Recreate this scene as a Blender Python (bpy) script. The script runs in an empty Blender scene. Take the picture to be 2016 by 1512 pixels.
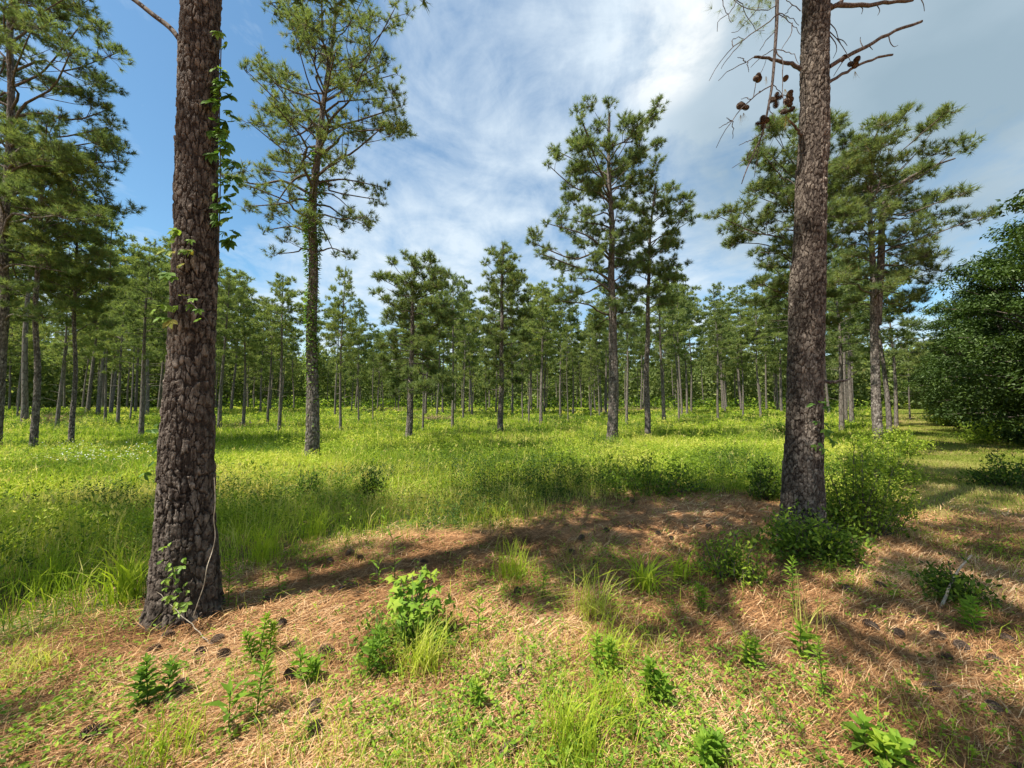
import bpy, math, random
import numpy as np
from mathutils import Vector

sc = bpy.context.scene
R = math.radians
# ------------------------------------------------------------------ camera
CAMZ, PITCH, FPX = 1.6, math.atan(44 / 728.0), 728.0
cam_d = bpy.data.cameras.new('camera'); cam = bpy.data.objects.new('camera', cam_d)
sc.collection.objects.link(cam); sc.camera = cam
cam.location = (0, 0, CAMZ); cam.rotation_euler = (math.pi / 2 + PITCH, 0, 0)
cam_d.sensor_width = 36; cam_d.lens = 13.0; cam_d.clip_start = 0.05; cam_d.clip_end = 2000

def ray(u, v):
    a, b = u - 1008.0, 756.0 - v
    return np.array([a, FPX * math.cos(PITCH) - b * math.sin(PITCH), FPX * math.sin(PITCH) + b * math.cos(PITCH)])
def at_depth(u, v, Y):
    d = ray(u, v); return np.array([0, 0, CAMZ]) + d * (Y / d[1])
def ground(u, v, z=0.0):
    d = ray(u, v); return np.array([0, 0, CAMZ]) + d * ((z - CAMZ) / d[2])
def ndir(u, v):
    d = ray(u, v); return d / np.linalg.norm(d)

# ------------------------------------------------------------------ sun + sky
SUN_EL, SX, SY = R(63), -0.86, -0.50          # horizontal direction towards the sun (left, a little behind)
n_ = math.hypot(SX, SY); SX /= n_; SY /= n_
sun_d = bpy.data.lights.new('sun', 'SUN'); sun_d.energy = 4.9; sun_d.angle = R(0.53); sun_d.color = (1.0, 0.95, 0.86)
sun = bpy.data.objects.new('sun', sun_d); sc.collection.objects.link(sun)
to_sun = Vector((SX * math.cos(SUN_EL), SY * math.cos(SUN_EL), math.sin(SUN_EL)))
sun.rotation_euler = to_sun.to_track_quat('Z', 'Y').to_euler(); sun.location = (0, 0, 30)

world = bpy.data.worlds.new('World'); sc.world = world; world.use_nodes = True
nt = world.node_tree; nt.nodes.clear()
class NT:
    def __init__(s, t): s.t = t
    def n(s, typ, ins=None, **kw):
        x = s.t.nodes.new(typ)
        for k, v in kw.items(): setattr(x, k, v)
        for k, v in (ins or {}).items():
            sk = x.inputs[k]
            if isinstance(v, bpy.types.NodeSocket): s.t.links.new(v, sk)
            else: sk.default_value = v
        return x
    def m(s, op, a, b=None, c=None, clamp=False):
        ins = {0: a}
        if b is not None: ins[1] = b
        if c is not None: ins[2] = c
        x = s.n('ShaderNodeMath', ins, operation=op, use_clamp=clamp); return x.outputs[0]
    def vm(s, op, a, b=None, out=0):
        ins = {0: a}
        if b is not None: ins[1] = b
        return s.n('ShaderNodeVectorMath', ins, operation=op).outputs[out]
    def ramp(s, fac, stops, interp='LINEAR'):
        x = s.n('ShaderNodeValToRGB', {0: fac}); cr = x.color_ramp; cr.interpolation = interp
        while len(cr.elements) < len(stops): cr.elements.new(0.5)
        for e, (p, c) in zip(cr.elements, stops): e.position = p; e.color = (c[0], c[1], c[2], 1) if len(c) == 3 else c
        return x.outputs[0]
    def mr(s, v, a, b, c=0.0, d=1.0, smooth=False):
        return s.n('ShaderNodeMapRange', {0: v, 1: a, 2: b, 3: c, 4: d}, interpolation_type='SMOOTHSTEP' if smooth else 'LINEAR').outputs[0]
    def mix(s, f, a, b):
        x = s.n('ShaderNodeMix', data_type='RGBA'); t = s.t
        for k, v in ((0, f), (6, a), (7, b)):
            if isinstance(v, bpy.types.NodeSocket): t.links.new(v, x.inputs[k])
            else: x.inputs[k].default_value = v if k == 0 else (*v[:3], 1)
        return x.outputs[2]
W = NT(nt)
sky = W.n('ShaderNodeTexSky', sky_type='NISHITA', sun_disc=False, sun_elevation=SUN_EL,
          sun_rotation=math.atan2(SX, SY), air_density=1.0, dust_density=0.6, ozone_density=1.6, altitude=100)
tc = W.n('ShaderNodeTexCoord').outputs['Generated']
dz = W.n('ShaderNodeSeparateXYZ', {0: tc}).outputs
den = W.m('ADD', W.m('MAXIMUM', dz[2], 0.0), 0.22)
pl = W.n('ShaderNodeCombineXYZ', {0: W.m('DIVIDE', dz[0], den), 1: W.m('DIVIDE', dz[1], den), 2: 0.0}).outputs[0]
# wisps run up and to the left, stretched across the sky sheet
mp = W.n('ShaderNodeMapping', {0: pl, 2: (0, 0, R(-28)), 3: (1.15, 0.8, 1.0), 1: (3.1, 0.7, 0)}).outputs[0]
n1 = W.n('ShaderNodeTexNoise', {'Vector': mp, 'Scale': 2.1, 'Detail': 10.0, 'Roughness': 0.58, 'Distortion': 0.9}).outputs[0]
n2 = W.n('ShaderNodeTexNoise', {'Vector': pl, 'Scale': 3.6, 'Detail': 7.0, 'Roughness': 0.6, 'Distortion': 0.5}).outputs[0]
def blob(u, v, c0, c1):
    d = ndir(u, v); dt = W.vm('DOT_PRODUCT', tc, tuple(d), out=1)
    return W.mr(dt, c0, c1, 0, 1, True)
def add(*a):
    r = a[0]
    for x in a[1:]: r = W.m('ADD', r, x)
    return r
wis = add(W.m('MULTIPLY', blob(1180, 330, .82, .99), .12), W.m('MULTIPLY', blob(860, 420, .93, .998), .16),
          W.m('MULTIPLY', blob(1310, 85, .985, .999), .22), W.m('MULTIPLY', blob(1780, 130, .92, .99), .34),
          W.m('MULTIPLY', blob(1850, 330, .95, .995), .12), W.m('MULTIPLY', blob(650, 380, .97, .998), .10),
          W.m('MULTIPLY', blob(80, 480, .95, .998), .12),
          W.m('MULTIPLY', blob(760, 60, .95, .995), -.16), W.m('MULTIPLY', blob(300, 60, .90, .99), -.14),
          W.m('MULTIPLY', blob(940, 200, .985, .999), -.08), W.m('MULTIPLY', blob(1900, 470, .975, .998), -.25), W.m('MULTIPLY', blob(1640, 420, .985, .999), -.10), W.m('MULTIPLY', blob(1140, 560, .985, .999), -.12), W.m('MULTIPLY', blob(1080, 120, .99, .9995), -.10),
          W.m('MULTIPLY', blob(250, 420, .975, .999), -.18))
lowband = W.mr(dz[2], 0.42, 0.05, 0.0, 0.20)
dens = add(n1, W.m('MULTIPLY', W.m('SUBTRACT', n2, 0.5), 0.75), wis, lowband)
n4 = W.n('ShaderNodeTexNoise', {'Vector': mp, 'Scale': 6.0, 'Detail': 8.0, 'Roughness': 0.65, 'Distortion': 1.2}).outputs[0]
dens = add(dens, W.m('MULTIPLY', W.m('SUBTRACT', n4, 0.5), 0.30))
cloud = W.mr(dens, 0.37, 0.86, 0, 1, False)
cloud = W.m('MULTIPLY', cloud, 0.93)
thick = blob(1760, 150, .90, .985)              # the thick grey sheet upper right
n3 = W.n('ShaderNodeTexNoise', {'Vector': pl, 'Scale': 2.1, 'Detail': 5.0, 'Roughness': 0.5}).outputs[0]
ccol = W.mix(W.m('MULTIPLY', thick, W.mr(n3, .35, .6, .7, 1.0)), (3.9, 4.5, 5.0), (1.75, 2.35, 2.75))
hsv = W.n('ShaderNodeHueSaturation', {'Saturation': 1.08, 'Value': 0.98, 'Color': sky.outputs[0]}).outputs[0]
ccol = W.mix(W.m('MULTIPLY', blob(1310, 85, .992, .9995), W.mr(n2, .42, .62)), ccol, (5.6, 5.7, 5.6))
hsv = W.vm('MULTIPLY', hsv, (.80, .98, .93))
skyc = W.mix(cloud, hsv, ccol)
skyc = W.mix(W.mr(dz[2], 0.02, -0.05), skyc, (1.2, 1.4, 0.8))
bg = W.n('ShaderNodeBackground', {'Color': skyc, 'Strength': 0.098})
wo = W.n('ShaderNodeOutputWorld', {'Surface': bg.outputs[0]})

sc.view_settings.view_transform = 'Standard'; sc.view_settings.look = 'None'
sc.view_settings.exposure = 1.08; sc.view_settings.gamma = 1.0
cy = sc.cycles
cy.max_bounces = 6; cy.diffuse_bounces = 3; cy.glossy_bounces = 1; cy.transmission_bounces = 3; cy.transparent_max_bounces = 4
cy.sample_clamp_indirect = 4.0; cy.use_denoising = True; cy.denoising_prefilter = 'ACCURATE'; cy.denoising_input_passes = 'RGB_ALBEDO_NORMAL'
cy.caustics_reflective = False; cy.caustics_refractive = False

# ------------------------------------------------------------------ helpers
rng = np.random.default_rng(7)
random.seed(7)
COL = sc.collection

def _h(ix, iy, s):
    n = (ix.astype(np.int64) * 374761393 + iy.astype(np.int64) * 668265263 + s * 1442695041) & 0xffffffff
    n = ((n ^ (n >> 13)) * 1274126177) & 0xffffffff
    return ((n ^ (n >> 16)) & 0xffffff) / float(0xffffff)
def vnoise(x, y, s=0):
    x = np.asarray(x, float); y = np.asarray(y, float)
    ix, iy = np.floor(x), np.floor(y); fx, fy = x - ix, y - iy
    fx = fx * fx * (3 - 2 * fx); fy = fy * fy * (3 - 2 * fy)
    a, b = _h(ix, iy, s), _h(ix + 1, iy, s); c, d = _h(ix, iy + 1, s), _h(ix + 1, iy + 1, s)
    return (a + (b - a) * fx) * (1 - fy) + (c + (d - c) * fx) * fy
def fbm(x, y, s=0, o=4):
    r, a, t = 0, 0.5, 0
    for k in range(o):
        r = r + a * vnoise(np.asarray(x) * 2 ** k, np.asarray(y) * 2 ** k, s + k * 17); t += a; a *= .5
    return r / t
def sstep(a, b, x):
    t = np.clip((np.asarray(x, float) - a) / (b - a), 0, 1); return t * t * (3 - 2 * t)
def zt(x, y):
    x = np.asarray(x, float); y = np.asarray(y, float); r = np.hypot(x, y)
    return 0.95 * sstep(22, 85, r) + 0.05 * (fbm(x * .5, y * .5, 3, 3) - .5) + 0.018 * (vnoise(x * 4, y * 4, 9) - .5)

def unit(a): return a / np.maximum(np.linalg.norm(a, axis=-1, keepdims=True), 1e-9)

class Acc:
    """collects geometry; each addition has its own tone attribute"""
    def __init__(s): s.V, s.F3, s.F4, s.T, s.n = [], [], [], [], 0
    def add(s, V, F, tone=0.5):
        V = np.asarray(V, float).reshape(-1, 3); F = np.asarray(F, np.int64)
        (s.F3 if F.shape[1] == 3 else s.F4).append(F + s.n)
        s.V.append(V); s.T.append(np.broadcast_to(np.asarray(tone, float), (len(V),))); s.n += len(V)
    def add2(s, V, F4, F3, tone):
        base = s.n; s.add(V, F4, tone); s.F3.append(np.asarray(F3, np.int64) + base)
    def mesh(s, name, mats, smooth=False):
        V = np.concatenate(s.V) if s.V else np.zeros((0, 3)); T = np.concatenate(s.T)
        f3 = np.concatenate(s.F3) if s.F3 else np.zeros((0, 3), np.int64)
        f4 = np.concatenate(s.F4) if s.F4 else np.zeros((0, 4), np.int64)
        me = bpy.data.meshes.new(name)
        me.vertices.add(len(V)); me.vertices.foreach_set('co', V.astype(np.float32).ravel())
        me.loops.add(f3.size + f4.size); me.loops.foreach_set('vertex_index', np.concatenate([f3.ravel(), f4.ravel()]).astype(np.int32))
        npoly = len(f3) + len(f4); me.polygons.add(npoly)
        st = np.concatenate([np.arange(len(f3)) * 3, len(f3) * 3 + np.arange(len(f4)) * 4]).astype(np.int32)
        me.polygons.foreach_set('loop_start', st)
        me.polygons.foreach_set('use_smooth', np.full(npoly, smooth, bool))
        me.update(calc_edges=True)
        at = me.attributes.new('tone', 'FLOAT', 'POINT'); at.data.foreach_set('value', T.astype(np.float32))
        me.materials.append(mats)
        return me

def link(name, me, parent=None, loc=None, rz=0.0, sc_=1.0):
    o = bpy.data.objects.new(name, me); COL.objects.link(o)
    if parent is not None: o.parent = parent
    if loc is not None: o.location = loc
    o.rotation_euler.z = rz; o.scale = (sc_,) * 3 if not isinstance(sc_, tuple) else sc_
    return o
def tag(o, label=None, cat=None, group=None, kind=None):
    if label: o['label'] = label
    if cat: o['category'] = cat
    if group: o['group'] = group
    if kind: o['kind'] = kind
    return o
def empty(name, loc, label, cat, group=None):
    o = bpy.data.objects.new(name, None); COL.objects.link(o); o.location = loc; o.empty_display_size = .2
    return tag(o, label, cat, group)

def frames(P):
    T = unit(np.gradient(P, axis=0)); ref = np.array([0.31, 0.95, 0.05]) if abs(T[0][2]) > .6 else np.array([0, 0, 1.0])
    A = unit(np.cross(T, ref)); B = np.cross(T, A); return T, A, B
def tube(acc, P, rad, sides=6, tone=.5):
    P = np.asarray(P, float); n = len(P); rad = np.broadcast_to(rad, (n,))
    _, A, B = frames(P); th = np.linspace(0, 2 * np.pi, sides, endpoint=False)
    V = P[:, None] + rad[:, None, None] * (np.cos(th)[None, :, None] * A[:, None] + np.sin(th)[None, :, None] * B[:, None])
    i = np.arange(n - 1)[:, None] * sides; j = np.arange(sides)[None]; j2 = (j + 1) % sides
    F = np.stack([i + j, i + j2, i + sides + j2, i + sides + j], -1).reshape(-1, 4)
    acc.add(V.reshape(-1, 3), F, tone)
def smooth_path(pts, n=12):
    pts = np.asarray(pts, float); m = len(pts)
    if m < 3: return pts[0] + (pts[-1] - pts[0]) * np.linspace(0, 1, n)[:, None]
    t = np.linspace(0, m - 1, n); out = []
    for x in t:
        i = min(int(x), m - 2); f = x - i
        p0, p1, p2, p3 = pts[max(i - 1, 0)], pts[i], pts[i + 1], pts[min(i + 2, m - 1)]
        out.append(.5 * ((2 * p1) + (-p0 + p2) * f + (2 * p0 - 5 * p1 + 4 * p2 - p3) * f * f + (-p0 + 3 * p1 - 3 * p2 + p3) * f ** 3))
    return np.array(out)

def leaves(acc, P, D, L, Wd, tone, up=None, fold=0.0, droop=0.0):
    """pointed leaves: base, two sides, tip (one quad each)"""
    P = np.asarray(P, float); D = unit(np.asarray(D, float)); n = len(P)
    L = np.broadcast_to(L, (n,)); Wd = np.broadcast_to(Wd, (n,))
    if up is None: up = unit(rng.normal(size=(n, 3)) * .45 + np.array([0, 0, 1.0]))
    S = unit(np.cross(D, up)); N = np.cross(S, D)
    M = P + D * (L * .42)[:, None] + N * (L * fold)[:, None]
    tip = P + D * L[:, None] - np.array([0, 0, 1.0]) * (L * droop)[:, None]
    V = np.stack([P, M - S * (Wd / 2)[:, None], tip, M + S * (Wd / 2)[:, None]], 1)
    F = np.arange(n)[:, None] * 4 + np.array([0, 1, 2, 3])
    acc.add(V.reshape(-1, 3), F, np.repeat(np.broadcast_to(tone, (n,)), 4))
def needles(acc, P, D, L, Wd, tone):
    n = len(P); S = unit(np.cross(D, rng.normal(size=(n, 3))))
    L = np.broadcast_to(L, (n,)); Wd = np.broadcast_to(Wd, (n,))
    V = np.stack([P - S * (Wd / 2)[:, None], P + S * (Wd / 2)[:, None], P + D * L[:, None]], 1)
    acc.add(V.reshape(-1, 3), np.arange(n)[:, None] * 3 + np.array([0, 1, 2]), np.repeat(np.broadcast_to(tone, (n,)), 3))
def blades(acc, P, H, Wd, tone, bend=.35, azi=None):
    """grass blades: 5 points, two faces, curving over"""
    n = len(P); P = np.asarray(P, float); H = np.broadcast_to(H, (n,)); Wd = np.broadcast_to(Wd, (n,))
    a = rng.uniform(0, 2 * np.pi, n) if azi is None else azi
    b = np.abs(rng.normal(bend, bend * .5, n))
    Dh = np.stack([np.cos(a), np.sin(a), 0 * a], 1); fa = rng.uniform(0, 2 * np.pi, n)
    S = np.stack([np.cos(fa), np.sin(fa), 0 * a], 1) * (Wd / 2)[:, None]; Z = np.array([0, 0, 1.0])
    mid = P + Dh * (H * b * .3)[:, None] + Z * (H * .55)[:, None]
    tip = P + Dh * (H * b)[:, None] + Z * (H * (1 - .35 * b))[:, None]
    V = np.stack([P - S * .7, P + S * .7, mid + S, mid - S, tip], 1)
    i = np.arange(n)[:, None] * 5
    acc.add2(V.reshape(-1, 3), i + np.array([0, 1, 2, 3]), i + np.array([3, 2, 4]), np.repeat(np.broadcast_to(tone, (n,)), 5))

# ------------------------------------------------------------------ materials
def mat(name):
    m = bpy.data.materials.new(name); m.use_nodes = True; m.node_tree.nodes.clear(); return m, NT(m.node_tree)
def foliage(name, stops, trans=.35, tcol=1.5, gloss=.06, rough=.45, objvar=.12):
    m, k = mat(name)
    t = k.n('ShaderNodeAttribute', attribute_name='tone').outputs['Fac']
    oi = k.n('ShaderNodeObjectInfo').outputs['Random']
    f = k.m('ADD', t, k.m('MULTIPLY', k.m('SUBTRACT', oi, .5), objvar), clamp=True)
    c = k.ramp(f, stops)
    tcn = k.n('ShaderNodeMix', data_type='RGBA', blend_type='MULTIPLY'); tcn.inputs[0].default_value = 1
    k.t.links.new(c, tcn.inputs[6]); tcn.inputs[7].default_value = (tcol, tcol * 1.05, tcol * .55, 1)
    d = k.n('ShaderNodeBsdfDiffuse', {'Color': c}).outputs[0]; tr = k.n('ShaderNodeBsdfTranslucent', {'Color': tcn.outputs[2]}).outputs[0]
    s = k.n('ShaderNodeMixShader', {0: trans, 1: d, 2: tr}).outputs[0]
    g = k.n('ShaderNodeBsdfGlossy', {'Color': (.22, .26, .16, 1), 'Roughness': rough + .15}).outputs[0]
    s = k.n('ShaderNodeMixShader', {0: gloss, 1: s, 2: g}).outputs[0]
    k.n('ShaderNodeOutputMaterial', {'Surface': s}); return m
M = {}
M['needle'] = foliage('pine_needles', [(0, (.075, .110, .050)), (.45, (.155, .200, .072)), (.8, (.24, .265, .088)), (1, (.32, .22, .09))], .42, 1.4, .05)
M['needle_far'] = foliage('far_pine_needles', [(0, (.09, .125, .055)), (.5, (.19, .235, .080)), (.85, (.28, .31, .10)), (1, (.32, .24, .11))], .42, 1.4, .03, objvar=.35)
M['grass'] = foliage('meadow_grass', [(0, (.07, .125, .018)), (.35, (.21, .30, .025)), (.7, (.42, .49, .042)), (1, (.62, .52, .20))], .42, 1.35, .04)
M['weed'] = foliage('meadow_weeds', [(0, (.025, .055, .016)), (.4, (.13, .205, .025)), (.75, (.34, .43, .042)), (1, (.50, .48, .10))], .40, 1.35, .05)
M['path_grass'] = foliage('path_grass', [(0, (.09, .15, .022)), (.45, (.24, .29, .045)), (.8, (.42, .38, .12)), (1, (.56, .43, .22))], .35, 1.2, .03)
M['straw'] = foliage('pine_straw', [(0, (.10, .045, .02)), (.5, (.36, .18, .078)), (.85, (.58, .33, .155)), (1, (.70, .48, .27))], .12, 1.0, .07, .4)
M['leaf'] = foliage('broad_leaves', [(0, (.012, .026, .007)), (.5, (.036, .066, .012)), (.85, (.085, .13, .022)), (1, (.16, .19, .035))], .28, 1.5, .10, .35)
M['sap_leaf'] = foliage('sapling_leaves', [(0, (.07, .14, .02)), (.5, (.17, .29, .03)), (1, (.33, .42, .045))], .42, 1.4, .05)
M['vine'] = foliage('creeper_leaves', [(0, (.045, .10, .022)), (.5, (.10, .19, .03)), (.9, (.24, .33, .05)), (1, (.40, .14, .06))], .40, 1.5, .08, .35)
M['dead'] = foliage('dead_brush', [(0, (.09, .055, .035)), (.5, (.25, .16, .10)), (1, (.45, .33, .23))], .05, 1, .03)
M['flower'] = foliage('white_flowers', [(0, (.55, .58, .50)), (1, (.8, .8, .75))], .3, 1, .02)

def bark_mat(name, crev, lo, hi, scale=14, bump=.5, hero=False):
    m, k = mat(name)
    co = k.n('ShaderNodeTexCoord').outputs['Object']
    t = k.n('ShaderNodeAttribute', attribute_name='tone').outputs['Fac']
    fine = k.n('ShaderNodeTexNoise', {'Vector': co, 'Scale': 55.0 if hero else 25.0, 'Detail': 6.0, 'Roughness': .65}).outputs[0]
    big = k.n('ShaderNodeTexNoise', {'Vector': co, 'Scale': 2.3, 'Detail': 3.0}).outputs[0]
    if hero:
        f = k.m('ADD', t, k.m('MULTIPLY', k.m('SUBTRACT', fine, .5), .9), clamp=True)
        c = k.ramp(f, [(0, crev), (.25, lo), (.6, hi), (1, tuple(min(1, h * 2.0) for h in hi))])
        h = k.m('MULTIPLY', fine, 1.0)
    else:
        mpp = k.n('ShaderNodeMapping', {0: co, 3: (1, 1, .32)}).outputs[0]
        w = k.n('ShaderNodeTexVoronoi', {'Vector': mpp, 'Scale': float(scale), 'Randomness': 1.0}, feature='DISTANCE_TO_EDGE').outputs[0]
        pl_ = k.mr(w, 0.0, .14, 0, 1)
        f = k.m('ADD', k.m('MULTIPLY', pl_, .55), k.m('MULTIPLY', fine, .6)); f = k.m('SUBTRACT', f, .15, clamp=True)
        c = k.ramp(f, [(0, crev), (.45, lo), (1, hi)]); h = k.m('ADD', pl_, k.m('MULTIPLY', fine, .5))
    c = k.mix(k.mr(big, .35, .75, 0, .45), c, tuple(x * 1.35 for x in lo))
    b = k.n('ShaderNodeBump', {'Height': h, 'Strength': bump, 'Distance': .012 if hero else .03}).outputs[0]
    p = k.n('ShaderNodeBsdfPrincipled', {'Base Color': c, 'Roughness': .92, 'Normal': b}); p.inputs['Specular IOR Level'].default_value = .15
    k.n('ShaderNodeOutputMaterial', {'Surface': p.outputs[0]}); return m
M['bark'] = bark_mat('pine_bark', (.014, .010, .008), (.066, .050, .039), (.175, .143, .114), hero=True, bump=.9)
M['bark_light'] = bark_mat('pine_bark_light', (.03, .024, .02), (.11, .09, .075), (.27, .235, .20), hero=True, bump=.7)
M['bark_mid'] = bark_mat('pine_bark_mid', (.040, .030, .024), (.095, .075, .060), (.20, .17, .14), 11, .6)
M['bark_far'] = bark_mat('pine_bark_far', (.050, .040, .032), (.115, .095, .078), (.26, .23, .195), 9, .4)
M['twig'] = bark_mat('dead_twig_bark', (.04, .03, .025), (.085, .065, .055), (.17, .14, .12), 30, .4)
M['cone'] = bark_mat('cone_scales', (.035, .024, .018), (.10, .066, .046), (.27, .20, .15), 60, .2)
M['pale_stick'] = bark_mat('pale_stalk', (.16, .13, .09), (.27, .22, .16), (.42, .36, .28), 30, .2)

# ------------------------------------------------------------------ ground zones
BX = [-14, -6, -3.6, -3.0, -2.6, -1.9, -.44, .8, 1.9, 3.0, 4.2, 4.9, 5.6, 60]
BY = [1.0, 1.9, 2.55, 3.0, 3.7, 4.4, 5.4, 6.3, 7.1, 7.3, 7.0, 6.0, 5.7, 57]
def field_w(x, y):
    """1 in the tall meadow, 0 on the litter / path"""
    e = (vnoise(x * 1.3, y * 1.3, 21) - .5) * 1.1 + (vnoise(x * 4, y * 4, 22) - .5) * .35
    b = np.interp(x, BX, BY)
    f1 = sstep(-.75, .5, y - b + e)
    pth = sstep(-.3, .4, (1.03 * y - x) / 1.44 + .05 + e * .35)
    return f1 * pth
def path_w(x, y):
    s = (x - 1.03 * y) / 1.44                      # metres right of the path's left edge
    e = (vnoise(x * 1.1, y * 1.1, 31) - .5) * .9
    return sstep(-.3, .4, s) * sstep(5.4, 6.6, y + e * 1.4 + x * .0)

def make_ground():
    nr, na = 420, 640
    r = .25 * (900 / .25) ** (np.linspace(0, 1, nr) ** 1.0)
    th = np.linspace(0, 2 * np.pi, na, endpoint=False)
    X = r[:, None] * np.cos(th); Y = r[:, None] * np.sin(th)
    Z = zt(X, Y)
    V = np.stack([X, Y, Z], -1).reshape(-1, 3)
    i = np.arange(nr - 1)[:, None] * na; j = np.arange(na)[None]; j2 = (j + 1) % na
    F = np.stack([i + j, i + na + j, i + na + j2, i + j2], -1).reshape(-1, 4)
    fw = field_w(V[:, 0], V[:, 1])
    V = np.vstack([V, [[0, 0, float(zt(0, 0))]]])
    a = Acc(); fw = np.maximum(field_w(V[:, 0], V[:, 1]), .65 * path_w(V[:, 0], V[:, 1])); a.add(V, F, fw)
    c = len(V) - 1; a.F3.append(np.stack([np.full(na, c), np.arange(na), (np.arange(na) + 1) % na], -1))
    m, k = mat('ground_surface')
    co = k.n('ShaderNodeTexCoord').outputs['Object']; t = k.n('ShaderNodeAttribute', attribute_name='tone').outputs['Fac']
    g1 = k.n('ShaderNodeTexNoise', {'Vector': co, 'Scale': 34.0, 'Detail': 8.0, 'Roughness': .7}).outputs[0]
    g2 = k.n('ShaderNodeTexNoise', {'Vector': co, 'Scale': 1.4, 'Detail': 5.0, 'Roughness': .6}).outputs[0]
    lit = k.ramp(g1, [(.25, (.10, .048, .024)), (.5, (.32, .165, .075)), (.75, (.52, .31, .16))])
    soil = k.ramp(g2, [(.3, (.34, .16, .07)), (.7, (.46, .24, .115))])
    lit = k.mix(k.mr(g2, .5, .68, 0, .6), lit, soil)
    fld = k.ramp(g1, [(.3, (.045, .062, .02)), (.6, (.095, .135, .03)), (.8, (.17, .17, .06))])
    c = k.mix(t, lit, fld)
    b = k.n('ShaderNodeBump', {'Height': g1, 'Strength': .7, 'Distance': .02}).outputs[0]
    p = k.n('ShaderNodeBsdfPrincipled', {'Base Color': c, 'Roughness': .95, 'Normal': b}); p.inputs['Specular IOR Level'].default_value = .1
    k.n('ShaderNodeOutputMaterial', {'Surface': p.outputs[0]})
    o = link('ground', a.mesh('ground', m, True)); tag(o, 'sandy ground under straw and meadow', 'ground', kind='structure')
make_ground()

# pale far dirt road behind the meadow
def make_road():
    a = Acc(); xs = np.linspace(-95, 150, 120); yc = 72 - .0009 * xs ** 2 + .02 * xs
    V = []
    for dy in (-2.3, 0, 2.3):
        V.append(np.stack([xs, yc + dy, zt(xs, yc + dy) + .05 - .02 * abs(dy) / 2.3], 1))
    V = np.concatenate(V); n = len(xs); i = np.arange(n - 1)
    F = np.concatenate([np.stack([i + q * n, i + 1 + q * n, i + 1 + (q + 1) * n, i + (q + 1) * n], 1) for q in (0, 1)])
    a.add(V, F)
    m, k = mat('pale_road'); co = k.n('ShaderNodeTexCoord').outputs['Object']
    g = k.n('ShaderNodeTexNoise', {'Vector': co, 'Scale': 1.5, 'Detail': 4.0}).outputs[0]
    p = k.n('ShaderNodeBsdfPrincipled', {'Base Color': k.ramp(g, [(.3, (.36, .32, .25)), (.7, (.52, .47, .38))]), 'Roughness': .9})
    k.n('ShaderNodeOutputMaterial', {'Surface': p.outputs[0]})
    tag(link('dirt_road', a.mesh('dirt_road', m)), 'pale dirt road crossing behind the meadow', 'road', kind='structure')
make_road()

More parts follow.
